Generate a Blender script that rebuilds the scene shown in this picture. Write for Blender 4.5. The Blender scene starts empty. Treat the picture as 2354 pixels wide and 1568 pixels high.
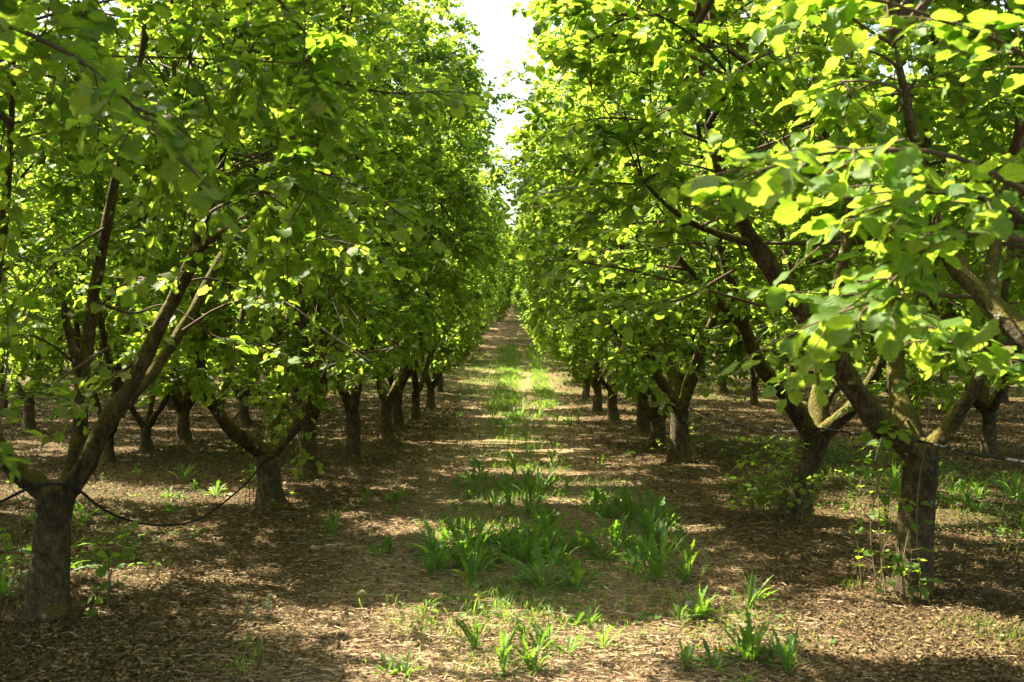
import bpy, math
import numpy as np

R = np.random.default_rng(7)
PI = math.pi
scn = bpy.context.scene
COL = scn.collection

# ------------------------------------------------------------------ camera model
FPX, CX, HOR, EYE = 2400.0, 1177.0, 817.0, 1.6


def at(px, py, d):
    return np.array([(px - CX) / FPX * d, d, EYE + (HOR - py) / FPX * d])


def ground_z(x, y):
    x = np.asarray(x, float)
    y = np.asarray(y, float)
    t = np.clip(y - 31.0, 0, 104.0)
    z = 0.102 * (t * t / (t + 9.0))
    z = z + 0.018 * np.sin(x * 1.7 + 0.6 * np.sin(y * 0.9)) * np.sin(y * 1.1 + 0.4) + 0.008 * np.sin(x * 5.1 + y * 3.3)
    row = np.exp(-((np.abs(x) - 2.6) / 0.9) ** 2)
    return z + 0.03 * row - 0.012


# ------------------------------------------------------------------ mesh helpers
class Geo:
    def __init__(s):
        s.V, s.F, s.A, s.n = [], [], [], 0

    def add(s, V, F, A=None):
        V = np.asarray(V, np.float32).reshape(-1, 3)
        if len(V) == 0:
            return
        s.V.append(V)
        if not isinstance(F, (list, tuple)):
            F = [F]
        for f in F:
            s.F.append(np.asarray(f, np.int64) + s.n)
        if A is None:
            A = np.zeros((len(V), 4), np.float32)
        s.A.append(np.asarray(A, np.float32))
        s.n += len(V)

    def mesh(s, name, smooth=True, mat=None):
        me = bpy.data.meshes.new(name)
        V = np.concatenate(s.V)
        loops = np.concatenate([f.ravel() for f in s.F]).astype(np.int32)
        sizes = np.concatenate([np.full(len(f), f.shape[1], np.int32) for f in s.F])
        starts = np.concatenate([[0], np.cumsum(sizes)[:-1]]).astype(np.int32)
        me.vertices.add(len(V))
        me.vertices.foreach_set('co', V.ravel())
        me.loops.add(len(loops))
        me.loops.foreach_set('vertex_index', loops)
        me.polygons.add(len(sizes))
        me.polygons.foreach_set('loop_start', starts)
        me.polygons.foreach_set('use_smooth', np.full(len(sizes), smooth, bool))
        at_ = me.attributes.new('tint', 'FLOAT_COLOR', 'POINT')
        at_.data.foreach_set('color', np.concatenate(s.A).ravel())
        me.update(calc_edges=True)
        if mat:
            me.materials.append(mat)
        return me


def link(name, me, parent=None, loc=None):
    o = bpy.data.objects.new(name, me)
    COL.objects.link(o)
    if parent is not None:
        o.parent = parent
    if loc is not None:
        o.location = [float(c) for c in loc]
    return o


def tag(o, label=None, cat=None, group=None, kind=None):
    if label:
        o['label'] = label
    if cat:
        o['category'] = cat
    if group:
        o['group'] = group
    if kind:
        o['kind'] = kind
    return o


def norm(v):
    return v / np.maximum(np.linalg.norm(v, axis=-1, keepdims=True), 1e-9)


def catmull(P, n):
    P = np.asarray(P, float)
    if len(P) < 3:
        t = np.linspace(0, 1, n)[:, None]
        return P[0] * (1 - t) + P[-1] * t
    Q = np.vstack([2 * P[0] - P[1], P, 2 * P[-1] - P[-2]])
    seg = len(P) - 1
    u = np.linspace(0, seg - 1e-6, n)
    i = u.astype(int)
    t = (u - i)[:, None]
    a, b, c, d = Q[i], Q[i + 1], Q[i + 2], Q[i + 3]
    return 0.5 * (2 * b + (c - a) * t + (2 * a - 5 * b + 4 * c - d) * t ** 2 + (3 * b - a - 3 * c + d) * t ** 3)


def tubes(geo, P, r, sides, A=None):
    """N polylines of K points: P (N,K,3), r (N,K)"""
    P = np.asarray(P, float)
    N, K = P.shape[:2]
    if N == 0:
        return
    T = np.empty_like(P)
    T[:, 1:-1] = P[:, 2:] - P[:, :-2]
    T[:, 0] = P[:, 1] - P[:, 0]
    T[:, -1] = P[:, -1] - P[:, -2]
    T = norm(T)
    ch = norm(P[:, -1] - P[:, 0])
    ref = np.where(np.abs(ch[:, 2:3]) < 0.75, np.array([[0, 0, 1.0]]), np.array([[1.0, 0.2, 0]]))
    B = norm(np.cross(T, ref[:, None, :]))
    C = np.cross(B, T)
    a = np.linspace(0, 2 * PI, sides, endpoint=False)
    V = P[:, :, None, :] + r[:, :, None, None] * (np.cos(a)[None, None, :, None] * B[:, :, None, :] + np.sin(a)[None, None, :, None] * C[:, :, None, :])
    idx = np.arange(N * K * sides).reshape(N, K, sides)
    nx = np.roll(idx, -1, axis=2)
    F = np.stack([idx[:, :-1], nx[:, :-1], nx[:, 1:], idx[:, 1:]], -1).reshape(-1, 4)
    if A is not None:
        A = np.repeat(A, K * sides, axis=0)
    geo.add(V.reshape(-1, 3), F, A)


def wood(geo, P, r, n=30, sides=12, rough=0.07, seed=0, flare=0.0, cap=True):
    """one gnarled tube through key points with key radii"""
    P = np.asarray(P, float)
    C = catmull(P, n)
    rr = np.interp(np.linspace(0, 1, n), np.linspace(0, 1, len(r)), r)
    g = np.random.default_rng(seed + 11)
    T = norm(np.gradient(C, axis=0))
    ref = np.array([0.31, 1.0, 0.17])
    B = norm(np.cross(T, ref))
    D = np.cross(B, T)
    a = np.linspace(0, 2 * PI, sides, endpoint=False)
    L = np.concatenate([[0], np.cumsum(np.linalg.norm(np.diff(C, axis=0), axis=1))])
    ph = g.uniform(0, 6.28, 8)
    k = np.ones((n, sides))
    S = L[:, None] / max(rr.mean(), 1e-3)
    k += rough * (np.sin(2 * a[None] + S * 0.55 + ph[0]) * 0.8 + np.sin(3 * a[None] - S * 0.9 + ph[1]) * 0.6
                  + np.sin(S * 0.8 + ph[2]) * 0.5 + np.sin(5 * a[None] + S * 1.9 + ph[3]) * 0.4 + g.normal(0, 0.45, (n, sides)))
    if flare:
        k *= 1 + flare * np.exp(-L / 0.16)[:, None] * (1 + 0.45 * np.sin(4 * a[None] + ph[4]) + 0.3 * np.sin(7 * a[None] + ph[5]))
    if cap:
        end = np.clip((L[-1] - L) / max(rr[-1], 1e-3), 0, 1)
        rr = rr * np.sqrt(np.clip(1 - (1 - end) ** 2, 0.01, 1))
    V = C[:, None, :] + (rr[:, None] * k)[:, :, None] * (np.cos(a)[None, :, None] * B[:, None, :] + np.sin(a)[None, :, None] * D[:, None, :])
    idx = np.arange(n * sides).reshape(n, sides)
    nx = np.roll(idx, -1, axis=1)
    F = np.stack([idx[:-1], nx[:-1], nx[1:], idx[1:]], -1).reshape(-1, 4)
    geo.add(V.reshape(-1, 3), [F, idx[-1][None, ::1]])
    return C, rr


# ------------------------------------------------------------------ materials
def new_mat(name):
    m = bpy.data.materials.new(name)
    m.use_nodes = True
    nt = m.node_tree
    nt.nodes.clear()
    out = nt.nodes.new('ShaderNodeOutputMaterial')
    return m, nt, out


def N(nt, typ, **kw):
    n = nt.nodes.new(typ)
    for k, v in kw.items():
        if k in n.inputs:
            n.inputs[k].default_value = v
        else:
            setattr(n, k, v)
    return n


def ramp(nt, fac, stops, interp='LINEAR'):
    n = nt.nodes.new('ShaderNodeValToRGB')
    n.color_ramp.interpolation = interp
    e = n.color_ramp.elements
    while len(e) < len(stops):
        e.new(0.5)
    for el, (p, c) in zip(e, stops):
        el.position = p
        el.color = (*c, 1) if len(c) == 3 else c
    nt.links.new(fac, n.inputs['Fac'])
    return n.outputs['Color']


def mixc(nt, fac, a, b, mode='MIX'):
    n = nt.nodes.new('ShaderNodeMix')
    n.data_type = 'RGBA'
    n.blend_type = mode
    for s, v in ((n.inputs[0], fac), (n.inputs[6], a), (n.inputs[7], b)):
        if isinstance(v, bpy.types.NodeSocket):
            nt.links.new(v, s)
        elif isinstance(v, (int, float)):
            s.default_value = v
        else:
            s.default_value = (*v, 1)
    return n.outputs[2]


def math_(nt, op, a, b=None, clamp=False):
    n = nt.nodes.new('ShaderNodeMath')
    n.operation = op
    n.use_clamp = clamp
    for s, v in zip(n.inputs, (a, b)):
        if v is None:
            continue
        if isinstance(v, bpy.types.NodeSocket):
            nt.links.new(v, s)
        else:
            s.default_value = v
    return n.outputs[0]


def noise(nt, vec, scale, detail=3, rough=0.55):
    n = N(nt, 'ShaderNodeTexNoise', Scale=scale, Detail=detail, Roughness=rough)
    if vec is not None:
        nt.links.new(vec, n.inputs['Vector'])
    return n.outputs['Fac']


def leaf_mat(name, dark, light, trans_d, trans_l, tw=0.45, rough=0.52, spec=0.22, vein=True):
    m, nt, out = new_mat(name)
    a = N(nt, 'ShaderNodeAttribute', attribute_name='tint')
    sep = nt.nodes.new('ShaderNodeSeparateColor')
    nt.links.new(a.outputs['Color'], sep.inputs[0])
    base = ramp(nt, sep.outputs[0], [(0, dark), (0.75, light), (1.0, tuple(min(1, c * 1.25) for c in light))])
    tr = ramp(nt, sep.outputs[0], [(0, trans_d), (1, trans_l)])
    geo = N(nt, 'ShaderNodeNewGeometry')
    under = mixc(nt, 0.4, base, (0.085, 0.15, 0.028))
    base2 = mixc(nt, geo.outputs['Backfacing'], base, under)
    tcl = N(nt, 'ShaderNodeTexCoord')
    nl = noise(nt, tcl.outputs['Object'], 55, 4, 0.65)
    blot = ramp(nt, nl, [(0.3, (0.62, 0.66, 0.6)), (0.6, (1.05, 1.05, 1.05))])
    tr = mixc(nt, 1.0, tr, blot, 'MULTIPLY')
    old = math_(nt, 'MULTIPLY', math_(nt, 'GREATER_THAN', sep.outputs[2], 0.975), math_(nt, 'GREATER_THAN', nl, 0.45))
    base2 = mixc(nt, math_(nt, 'MULTIPLY', old, 0.7), base2, (0.20, 0.13, 0.03))
    p = N(nt, 'ShaderNodeBsdfPrincipled', Roughness=rough)
    p.inputs['Specular IOR Level'].default_value = spec
    t = N(nt, 'ShaderNodeBsdfTranslucent')
    if vein:
        # side veins: alpha holds position along the blade, green the distance from the midrib
        u = math_(nt, 'ADD', math_(nt, 'MULTIPLY', a.outputs['Alpha'], 1.0), math_(nt, 'MULTIPLY', sep.outputs[1], -0.55))
        w = math_(nt, 'PINGPONG', math_(nt, 'MULTIPLY', u, 7.0), 0.5)
        line = math_(nt, 'LESS_THAN', w, 0.07)
        mid = math_(nt, 'LESS_THAN', sep.outputs[1], 0.025)
        v = math_(nt, 'MAXIMUM', line, mid)
        base2 = mixc(nt, math_(nt, 'MULTIPLY', v, 0.5), base2, (0.2, 0.27, 0.08))
        tr = mixc(nt, math_(nt, 'MULTIPLY', v, 0.5), tr, (0.10, 0.16, 0.01))
        bump = N(nt, 'ShaderNodeBump', Strength=0.35, Distance=0.004)
        nt.links.new(w, bump.inputs['Height'])
        nt.links.new(bump.outputs[0], p.inputs['Normal'])
    nt.links.new(base2, p.inputs['Base Color'])
    nt.links.new(tr, t.inputs['Color'])
    mx = N(nt, 'ShaderNodeMixShader', Fac=tw)
    nt.links.new(p.outputs[0], mx.inputs[1])
    nt.links.new(t.outputs[0], mx.inputs[2])
    nt.links.new(mx.outputs[0], out.inputs[0])
    return m


def bark_mat(name, trunk):
    m, nt, out = new_mat(name)
    tc = N(nt, 'ShaderNodeTexCoord')
    ob = tc.outputs['Object']
    mp = N(nt, 'ShaderNodeMapping')
    mp.inputs['Scale'].default_value = (1, 1, 0.35) if not trunk else (1, 1, 0.6)
    nt.links.new(ob, mp.inputs[0])
    n1 = noise(nt, mp.outputs[0], 22, 6, 0.65)
    n2 = noise(nt, ob, 5.5, 4)
    n3 = noise(nt, ob, 60, 3)
    n4 = noise(nt, mp.outputs[0], 75, 4, 0.7)
    n1 = math_(nt, 'ADD', math_(nt, 'MULTIPLY', n1, 0.52), math_(nt, 'MULTIPLY', n4, 0.48))
    col = ramp(nt, n1, [(0.36, (0.012, 0.010, 0.006)), (0.5, (0.050, 0.041, 0.022)), (0.64, (0.14, 0.115, 0.065))])
    if trunk:
        grey = ramp(nt, n1, [(0.36, (0.024, 0.018, 0.010)), (0.5, (0.085, 0.064, 0.034)), (0.64, (0.20, 0.158, 0.090))])
        sep = nt.nodes.new('ShaderNodeSeparateXYZ')
        nt.links.new(ob, sep.inputs[0])
        zz = math_(nt, 'ADD', sep.outputs[2], math_(nt, 'MULTIPLY', math_(nt, 'SUBTRACT', n2, 0.5), 0.9))
        f = N(nt, 'ShaderNodeMapRange')
        f.inputs[1].default_value = 0.42
        f.inputs[2].default_value = 0.66
        nt.links.new(zz, f.inputs[0])
        col = mixc(nt, f.outputs[0], grey, col)
        lent = N(nt, 'ShaderNodeTexWave', Scale=9.0, Distortion=9.0, Detail=3.0)
        lent.bands_direction = 'Z'
        nt.links.new(ob, lent.inputs['Vector'])
        col = mixc(nt, math_(nt, 'MULTIPLY', lent.outputs['Fac'], 0.16), col, (0.05, 0.04, 0.028))
    # moss grows on the upper sides of limbs; pale lichen in round spots
    geo = N(nt, 'ShaderNodeNewGeometry')
    sp = nt.nodes.new('ShaderNodeSeparateXYZ')
    nt.links.new(geo.outputs['Normal'], sp.inputs[0])
    mo = math_(nt, 'ADD', math_(nt, 'MULTIPLY', sp.outputs[2], 0.45), math_(nt, 'MULTIPLY', n2, 1.1))
    mo = math_(nt, 'ADD', mo, math_(nt, 'MULTIPLY', n3, 0.3))
    fm = N(nt, 'ShaderNodeMapRange')
    fm.inputs[1].default_value = 0.78 if trunk else 0.62
    fm.inputs[2].default_value = 0.98 if trunk else 0.88
    nt.links.new(mo, fm.inputs[0])
    moss = ramp(nt, n3, [(0.3, (0.055, 0.060, 0.012)), (0.7, (0.19, 0.155, 0.025))])
    col = mixc(nt, math_(nt, 'MULTIPLY', fm.outputs[0], 0.8), col, moss)
    vo = N(nt, 'ShaderNodeTexVoronoi', Scale=13.0)
    nt.links.new(ob, vo.inputs['Vector'])
    spot = math_(nt, 'LESS_THAN', math_(nt, 'ADD', vo.outputs['Distance'], math_(nt, 'MULTIPLY', n3, 0.25)), 0.33)
    sel = math_(nt, 'GREATER_THAN', n2, 0.53)
    col = mixc(nt, math_(nt, 'MULTIPLY', math_(nt, 'MULTIPLY', spot, sel), 0.75), col, (0.30, 0.30, 0.21))
    p = N(nt, 'ShaderNodeBsdfPrincipled', Roughness=0.92)
    p.inputs['Specular IOR Level'].default_value = 0.2
    nt.links.new(col, p.inputs['Base Color'])
    b = N(nt, 'ShaderNodeBump', Strength=1.0, Distance=0.035)
    h = math_(nt, 'ADD', n1, math_(nt, 'MULTIPLY', n3, 0.4))
    nt.links.new(h, b.inputs['Height'])
    nt.links.new(b.outputs[0], p.inputs['Normal'])
    nt.links.new(p.outputs[0], out.inputs[0])
    return m


def tint_mat(name, stops, rough=0.85, tw=0.0, bump=0.0):
    m, nt, out = new_mat(name)
    a = N(nt, 'ShaderNodeAttribute', attribute_name='tint')
    sep = nt.nodes.new('ShaderNodeSeparateColor')
    nt.links.new(a.outputs['Color'], sep.inputs[0])
    col = ramp(nt, sep.outputs[0], stops)
    tc = N(nt, 'ShaderNodeTexCoord')
    n = noise(nt, tc.outputs['Object'], 70, 3)
    col = mixc(nt, 0.5, col, mixc(nt, 1.0, col, ramp(nt, n, [(0.3, (0.5, 0.5, 0.5)), (0.7, (1, 1, 1))]), 'MULTIPLY'))
    p = N(nt, 'ShaderNodeBsdfPrincipled', Roughness=rough)
    p.inputs['Specular IOR Level'].default_value = 0.1 if name == 'black_polythene' else 0.25
    nt.links.new(col, p.inputs['Base Color'])
    if bump:
        b = N(nt, 'ShaderNodeBump', Strength=bump, Distance=0.005)
        nt.links.new(n, b.inputs['Height'])
        nt.links.new(b.outputs[0], p.inputs['Normal'])
    if tw:
        t = N(nt, 'ShaderNodeBsdfTranslucent')
        nt.links.new(col, t.inputs['Color'])
        mx = N(nt, 'ShaderNodeMixShader', Fac=tw)
        nt.links.new(p.outputs[0], mx.inputs[1])
        nt.links.new(t.outputs[0], mx.inputs[2])
        nt.links.new(mx.outputs[0], out.inputs[0])
    else:
        nt.links.new(p.outputs[0], out.inputs[0])
    return m


def ground_mat():
    m, nt, out = new_mat('orchard_soil')
    tc = N(nt, 'ShaderNodeTexCoord')
    ob = tc.outputs['Object']
    n1 = noise(nt, ob, 34, 7, 0.7)
    n2 = noise(nt, ob, 0.9, 4)
    n3 = noise(nt, ob, 120, 3, 0.6)
    vo = N(nt, 'ShaderNodeTexVoronoi', Scale=42.0)
    nt.links.new(ob, vo.inputs['Vector'])
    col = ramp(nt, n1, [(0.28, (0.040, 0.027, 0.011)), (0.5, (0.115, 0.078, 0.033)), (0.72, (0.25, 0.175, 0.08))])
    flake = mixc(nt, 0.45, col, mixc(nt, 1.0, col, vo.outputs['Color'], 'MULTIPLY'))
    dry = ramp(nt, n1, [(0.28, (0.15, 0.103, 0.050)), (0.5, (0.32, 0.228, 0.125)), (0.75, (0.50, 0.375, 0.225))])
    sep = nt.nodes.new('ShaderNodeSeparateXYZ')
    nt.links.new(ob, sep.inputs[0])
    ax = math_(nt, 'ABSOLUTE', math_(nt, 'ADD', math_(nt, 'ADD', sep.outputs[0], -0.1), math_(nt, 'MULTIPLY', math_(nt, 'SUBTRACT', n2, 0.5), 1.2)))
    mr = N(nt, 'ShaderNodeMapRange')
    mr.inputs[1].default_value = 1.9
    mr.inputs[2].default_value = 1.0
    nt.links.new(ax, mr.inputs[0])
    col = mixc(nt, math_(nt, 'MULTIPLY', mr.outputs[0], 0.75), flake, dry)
    # short green moss and seedlings, in patches and along the hillside
    far = N(nt, 'ShaderNodeMapRange')
    far.inputs[1].default_value = 27.0
    far.inputs[2].default_value = 40.0
    nt.links.new(sep.outputs[1], far.inputs[0])
    far2 = N(nt, 'ShaderNodeMapRange')
    far2.inputs[1].default_value = 66.0
    far2.inputs[2].default_value = 52.0
    nt.links.new(sep.outputs[1], far2.inputs[0])
    fa = math_(nt, 'MULTIPLY', far.outputs[0], far2.outputs[0])
    g = math_(nt, 'ADD', math_(nt, 'MULTIPLY', fa, 0.20), n2)
    mr2 = N(nt, 'ShaderNodeMapRange')
    mr2.inputs[1].default_value = 0.60
    mr2.inputs[2].default_value = 0.78
    nt.links.new(math_(nt, 'ADD', g, math_(nt, 'MULTIPLY', math_(nt, 'SUBTRACT', n3, 0.5), 0.4)), mr2.inputs[0])
    col = mixc(nt, math_(nt, 'MULTIPLY', mr2.outputs[0], 0.75), col, ramp(nt, n3, [(0.3, (0.06, 0.085, 0.015)), (0.7, (0.15, 0.18, 0.04))]))
    p = N(nt, 'ShaderNodeBsdfPrincipled', Roughness=0.95)
    p.inputs['Specular IOR Level'].default_value = 0.15
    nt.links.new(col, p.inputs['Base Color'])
    b = N(nt, 'ShaderNodeBump', Strength=1.0, Distance=0.03)
    h = math_(nt, 'ADD', n1, math_(nt, 'MULTIPLY', vo.outputs['Distance'], 0.5))
    nt.links.new(h, b.inputs['Height'])
    nt.links.new(b.outputs[0], p.inputs['Normal'])
    nt.links.new(p.outputs[0], out.inputs[0])
    return m


M_LEAF = leaf_mat('hazel_leaf', (0.034, 0.095, 0.015), (0.092, 0.168, 0.022), (0.27, 0.52, 0.026), (0.62, 0.77, 0.070), 0.5)
M_WEED = leaf_mat('weed_leaf', (0.045, 0.115, 0.026), (0.12, 0.21, 0.055), (0.16, 0.36, 0.02), (0.34, 0.55, 0.04), 0.40, vein=False)
M_GRASS = leaf_mat('grass_blade', (0.045, 0.11, 0.02), (0.12, 0.19, 0.035), (0.20, 0.40, 0.02), (0.42, 0.56, 0.06), 0.42, vein=False)
M_TRUNK = bark_mat('hazel_trunk_bark', True)
M_BARK = bark_mat('hazel_limb_bark', False)
M_TWIG = tint_mat('twig_bark', [(0, (0.045, 0.033, 0.02)), (0.6, (0.10, 0.07, 0.04)), (1, (0.17, 0.12, 0.07))], 0.85)
M_SHOOT = tint_mat('sucker_bark', [(0, (0.10, 0.085, 0.04)), (1, (0.21, 0.16, 0.09))], 0.75)
M_LITTER = tint_mat('dead_leaf', [(0, (0.060, 0.041, 0.018)), (0.4, (0.125, 0.086, 0.037)), (0.75, (0.235, 0.163, 0.075)), (1, (0.50, 0.37, 0.21))], 0.85, 0.12, 0.4)
M_STRAW = tint_mat('dry_straw', [(0, (0.17, 0.105, 0.055)), (0.5, (0.38, 0.265, 0.155)), (1, (0.58, 0.44, 0.29))], 0.8)
M_HOSE = tint_mat('black_polythene', [(0, (0.018, 0.019, 0.018)), (1, (0.035, 0.036, 0.034))], 0.75)
M_YELLOW = tint_mat('dandelion_yellow', [(0, (0.80, 0.62, 0.01)), (1, (0.90, 0.78, 0.03))], 0.8, 0.2)
M_FLUFF = tint_mat('seed_fluff', [(0, (0.55, 0.55, 0.5)), (1, (0.75, 0.75, 0.7))], 0.9, 0.3)
M_STALK = tint_mat('pale_stalk', [(0, (0.20, 0.25, 0.08)), (1, (0.50, 0.50, 0.28))], 0.7, 0.2)
M_GROUND = ground_mat()

# ------------------------------------------------------------------ leaves
HALF = np.array([(0.20, -0.04), (0.36, 0.03), (0.40, 0.15), (0.475, 0.22), (0.445, 0.31), (0.52, 0.40), (0.47, 0.48), (0.51, 0.58), (0.43, 0.64), (0.43, 0.75), (0.33, 0.78), (0.29, 0.88), (0.16, 0.90), (0.10, 0.99)])
HALF_LO = np.array([(0.36, 0.04), (0.50, 0.42), (0.36, 0.78)])


def leaf_template(half, tip=1.06):
    k = len(half)
    yb = np.concatenate([[0.06], np.linspace(0.12, 0.92, k), [tip]])
    mid = np.stack([np.zeros(k + 2), yb, np.zeros(k + 2)], 1)
    rt = np.concatenate([half, np.zeros((k, 1))], 1)
    lf = rt * [-1, 1, 1]
    V = np.concatenate([mid, rt, lf])
    q, t = [], []
    Rr, Ll = k + 2, 2 * k + 2
    t.append((0, Rr, 1)); t.append((0, 1, Ll))
    for i in range(k - 1):
        q.append((i + 1, Rr + i, Rr + i + 1, i + 2)); q.append((i + 1, i + 2, Ll + i + 1, Ll + i))
    t.append((k, Rr + k - 1, k + 1)); t.append((k, k + 1, Ll + k - 1))
    return V, np.array(q), np.array(t)


LEAF_HI = leaf_template(HALF)
LEAF_LO = leaf_template(HALF_LO)


def add_leaves(geo, pos, D, Nn, size, g, hi, tint):
    tv, q, t = LEAF_HI if hi else LEAF_LO
    n = len(pos)
    if n == 0:
        return
    D = norm(D)
    Nn = norm(Nn - D * np.sum(Nn * D, 1, keepdims=True))
    S = np.cross(D, Nn)
    x, y = tv[:, 0], tv[:, 1]
    fold = g.uniform(0.02, 0.45, (n, 1))
    droop = g.uniform(-0.08, 0.38, (n, 1))
    wav = g.uniform(-0.10, 0.10, (n, 1))
    tw = g.normal(0, 0.22, (n, 1))
    asp = g.uniform(0.76, 1.0, (n, 1))
    z = fold * np.abs(x)[None] - droop * (y ** 2)[None] + wav * np.sin(9 * y + 3 * x)[None] + tw * (x * y)[None] - 0.25 * (x ** 2)[None]
    X = x[None] * asp
    V = pos[:, None] + size[:, None, None] * (D[:, None] * y[None, :, None] + S[:, None] * X[:, :, None] + Nn[:, None] * z[:, :, None])
    off = (np.arange(n) * len(tv))[:, None, None]
    A = np.empty((n, len(tv), 4), np.float32)
    A[..., 0] = tint[:, None]
    A[..., 1] = np.abs(x)[None]
    A[..., 2] = g.uniform(0, 1, (n, 1))
    A[..., 3] = y[None]
    geo.add(V.reshape(-1, 3), [(off + q[None]).reshape(-1, 4), (off + t[None]).reshape(-1, 3)], A.reshape(-1, 4))


def leaves_on(geo, P, counts, g, hi, smin=0.048, smax=0.090, t0=0.22, drop=None):
    """leaves in flat alternate sprays along shoots P (N,K,3)"""
    Nn, K = P.shape[:2]
    sh = np.repeat(np.arange(Nn), counts)
    start = np.concatenate([[0], np.cumsum(counts)[:-1]])
    order = np.arange(len(sh)) - start[sh]
    cnt = counts[sh]
    u = t0 + (1 - t0) * (order + g.uniform(-0.2, 0.2, len(sh))) / np.maximum(cnt - 1, 1)
    u = np.clip(u, 0, 1)
    f = u * (K - 1)
    i = np.minimum(f.astype(int), K - 2)
    w = (f - i)[:, None]
    pos = P[sh, i] * (1 - w) + P[sh, i + 1] * w
    T = norm(P[sh, i + 1] - P[sh, i])
    Z = np.array([0, 0, 1.0])
    S = norm(np.cross(T, Z) + 1e-4)
    sg = np.where(order % 2 == 0, 1.0, -1.0)[:, None]
    last = (order == cnt - 1)[:, None]
    D = np.where(last, T, S * sg * 0.85 + T * 0.5)
    D = D + g.normal(0, 0.34, D.shape) + Z * g.normal(-0.22, 0.24, (len(sh), 1))
    D = norm(D)
    Nv = Z + g.normal(0, 0.31, D.shape)
    size = g.uniform(smin, smax, len(sh)) * np.where(u > 0.9, 0.85, 1.0)
    tint = np.clip(g.normal(0.42, 0.2, len(sh)) + 0.25 * (u - 0.5) + np.repeat(g.normal(0, 0.1, Nn), counts), 0, 1)
    pos = pos + D * g.uniform(0.012, 0.03, (len(sh), 1))
    if drop is not None:
        k = ~drop(pos)
        pos, D, Nv, size, tint = pos[k], D[k], Nv[k], size[k], tint[k]
    add_leaves(geo, pos, D, Nv, size, g, hi, tint)


# ------------------------------------------------------------------ trees
SUN = np.array([-0.56, 0.33, 0.77])
SUN = SUN / np.linalg.norm(SUN)
# thin places in the crowns of the nearest trees: where the sun comes through to the floor (x, y, rx, ry)
THIN = [(-0.5, 5.75, 1.35, 0.95), (0.4, 5.5, 0.5, 0.35), (2.15, 6.05, 1.0, 0.6), (1.35, 5.9, 0.5, 0.2), (2.5, 7.0, 0.4, 0.2), (-0.7, 9.6, 0.8, 0.35), (0.3, 11.5, 0.9, 0.3), (0.2, 14.4, 1.0, 0.45), (-0.9, 16.2, 0.8, 0.35), (0.5, 17.6, 0.8, 0.3), (-0.2, 19.5, 0.9, 0.4), (-1.9, 13.6, 0.8, 0.25), (1.0, 12.9, 0.7, 0.25), (-4.6, 13.5, 1.6, 1.6), (3.9, 10.5, 0.9, 0.5), (1.7, 9.6, 0.3, 0.2)]


def sunny(P):
    """True where a point lies in one of the thin places"""
    t = P[:, 2] / SUN[2]
    x, y = P[:, 0] - SUN[0] * t, P[:, 1] - SUN[1] * t
    m = np.zeros(len(P), bool)
    wob = 0.35 * np.sin(x * 9 + y * 4) + 0.3 * np.sin(y * 13 - x * 3)
    for cx, cy_, rx, ry in THIN:
        m |= ((x - cx) / rx) ** 2 + ((y - cy_) / ry) ** 2 < 1.1 + 0.8 * wob
    return m


def envelope_r(z, H, az, ph, prof):
    base = np.interp(z / H, prof[0], prof[1])
    lump = 1 + 0.10 * np.sin(2 * az + ph[0] + 1.1 * z) + 0.09 * np.sin(3 * az + ph[1] - 1.7 * z) + 0.06 * np.sin(5 * az + ph[2] + 2.9 * z)
    return base * lump


PROFILE = ([0.10, 0.15, 0.27, 0.44, 0.62, 0.80, 0.93, 1.0], [0.8, 1.15, 1.72, 2.05, 2.15, 1.98, 1.5, 0.4])
PROFILE_WIDE = (PROFILE[0], [r * 1.34 for r in PROFILE[1]])


def arcs(p0, p1, K, lift, g):
    d = p1 - p0
    L = np.linalg.norm(d, axis=1, keepdims=True)
    c = p0 + d * 0.45 + np.array([0, 0, 1.0]) * lift * L + g.normal(0, 0.07, d.shape) * L
    t = np.linspace(0, 1, K)[None, :, None]
    return p0[:, None] * (1 - t) ** 2 + 2 * c[:, None] * t * (1 - t) + p1[:, None] * t ** 2


def nearest(nodes, targets, up_pen=1.6):
    d = targets[:, None, :] - nodes[None]
    q = np.sum(d * d, -1)
    q = np.where(d[..., 2] < 0.0, q * up_pen, q)
    return np.argmin(q, 1)


def sample_env(n, H, prof, g, ph, zmin, shell, keep=None, ell=1.0, holes=(0.55, 0.42, 0.03)):
    out = []
    got = 0
    for _ in range(40):
        m = n * 6
        z = g.uniform(zmin, H, m)
        az = g.uniform(0, 2 * PI, m)
        rr = envelope_r(z, H, az, ph, prof)
        f = np.sqrt(g.uniform(0, 1, m))
        r = rr * f
        p = np.stack([r * np.cos(az), r * np.sin(az) * ell, z], 1)
        low = np.where((z < 0.36 * H) & (f < 0.72), 0.25, 1.0)
        w = low * (rr / 2.4) ** 2 * ((1 - shell) + shell * f ** 2)
        cl = np.sin(p[:, 0] * 2.3 + ph[3]) + np.sin(p[:, 1] * 2.6 + ph[4]) + np.sin(p[:, 2] * 2.9 + ph[5]) + np.sin((p[:, 0] + p[:, 2]) * 4.4 + ph[6])
        w = w * np.clip(holes[0] + holes[1] * cl, holes[2], 1)
        ok = g.uniform(0, 1, m) < w
        if keep is not None:
            ok &= keep(p)
        out.append(p[ok])
        got += ok.sum()
        if got >= n:
            break
    return np.concatenate(out)[:n]


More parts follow.
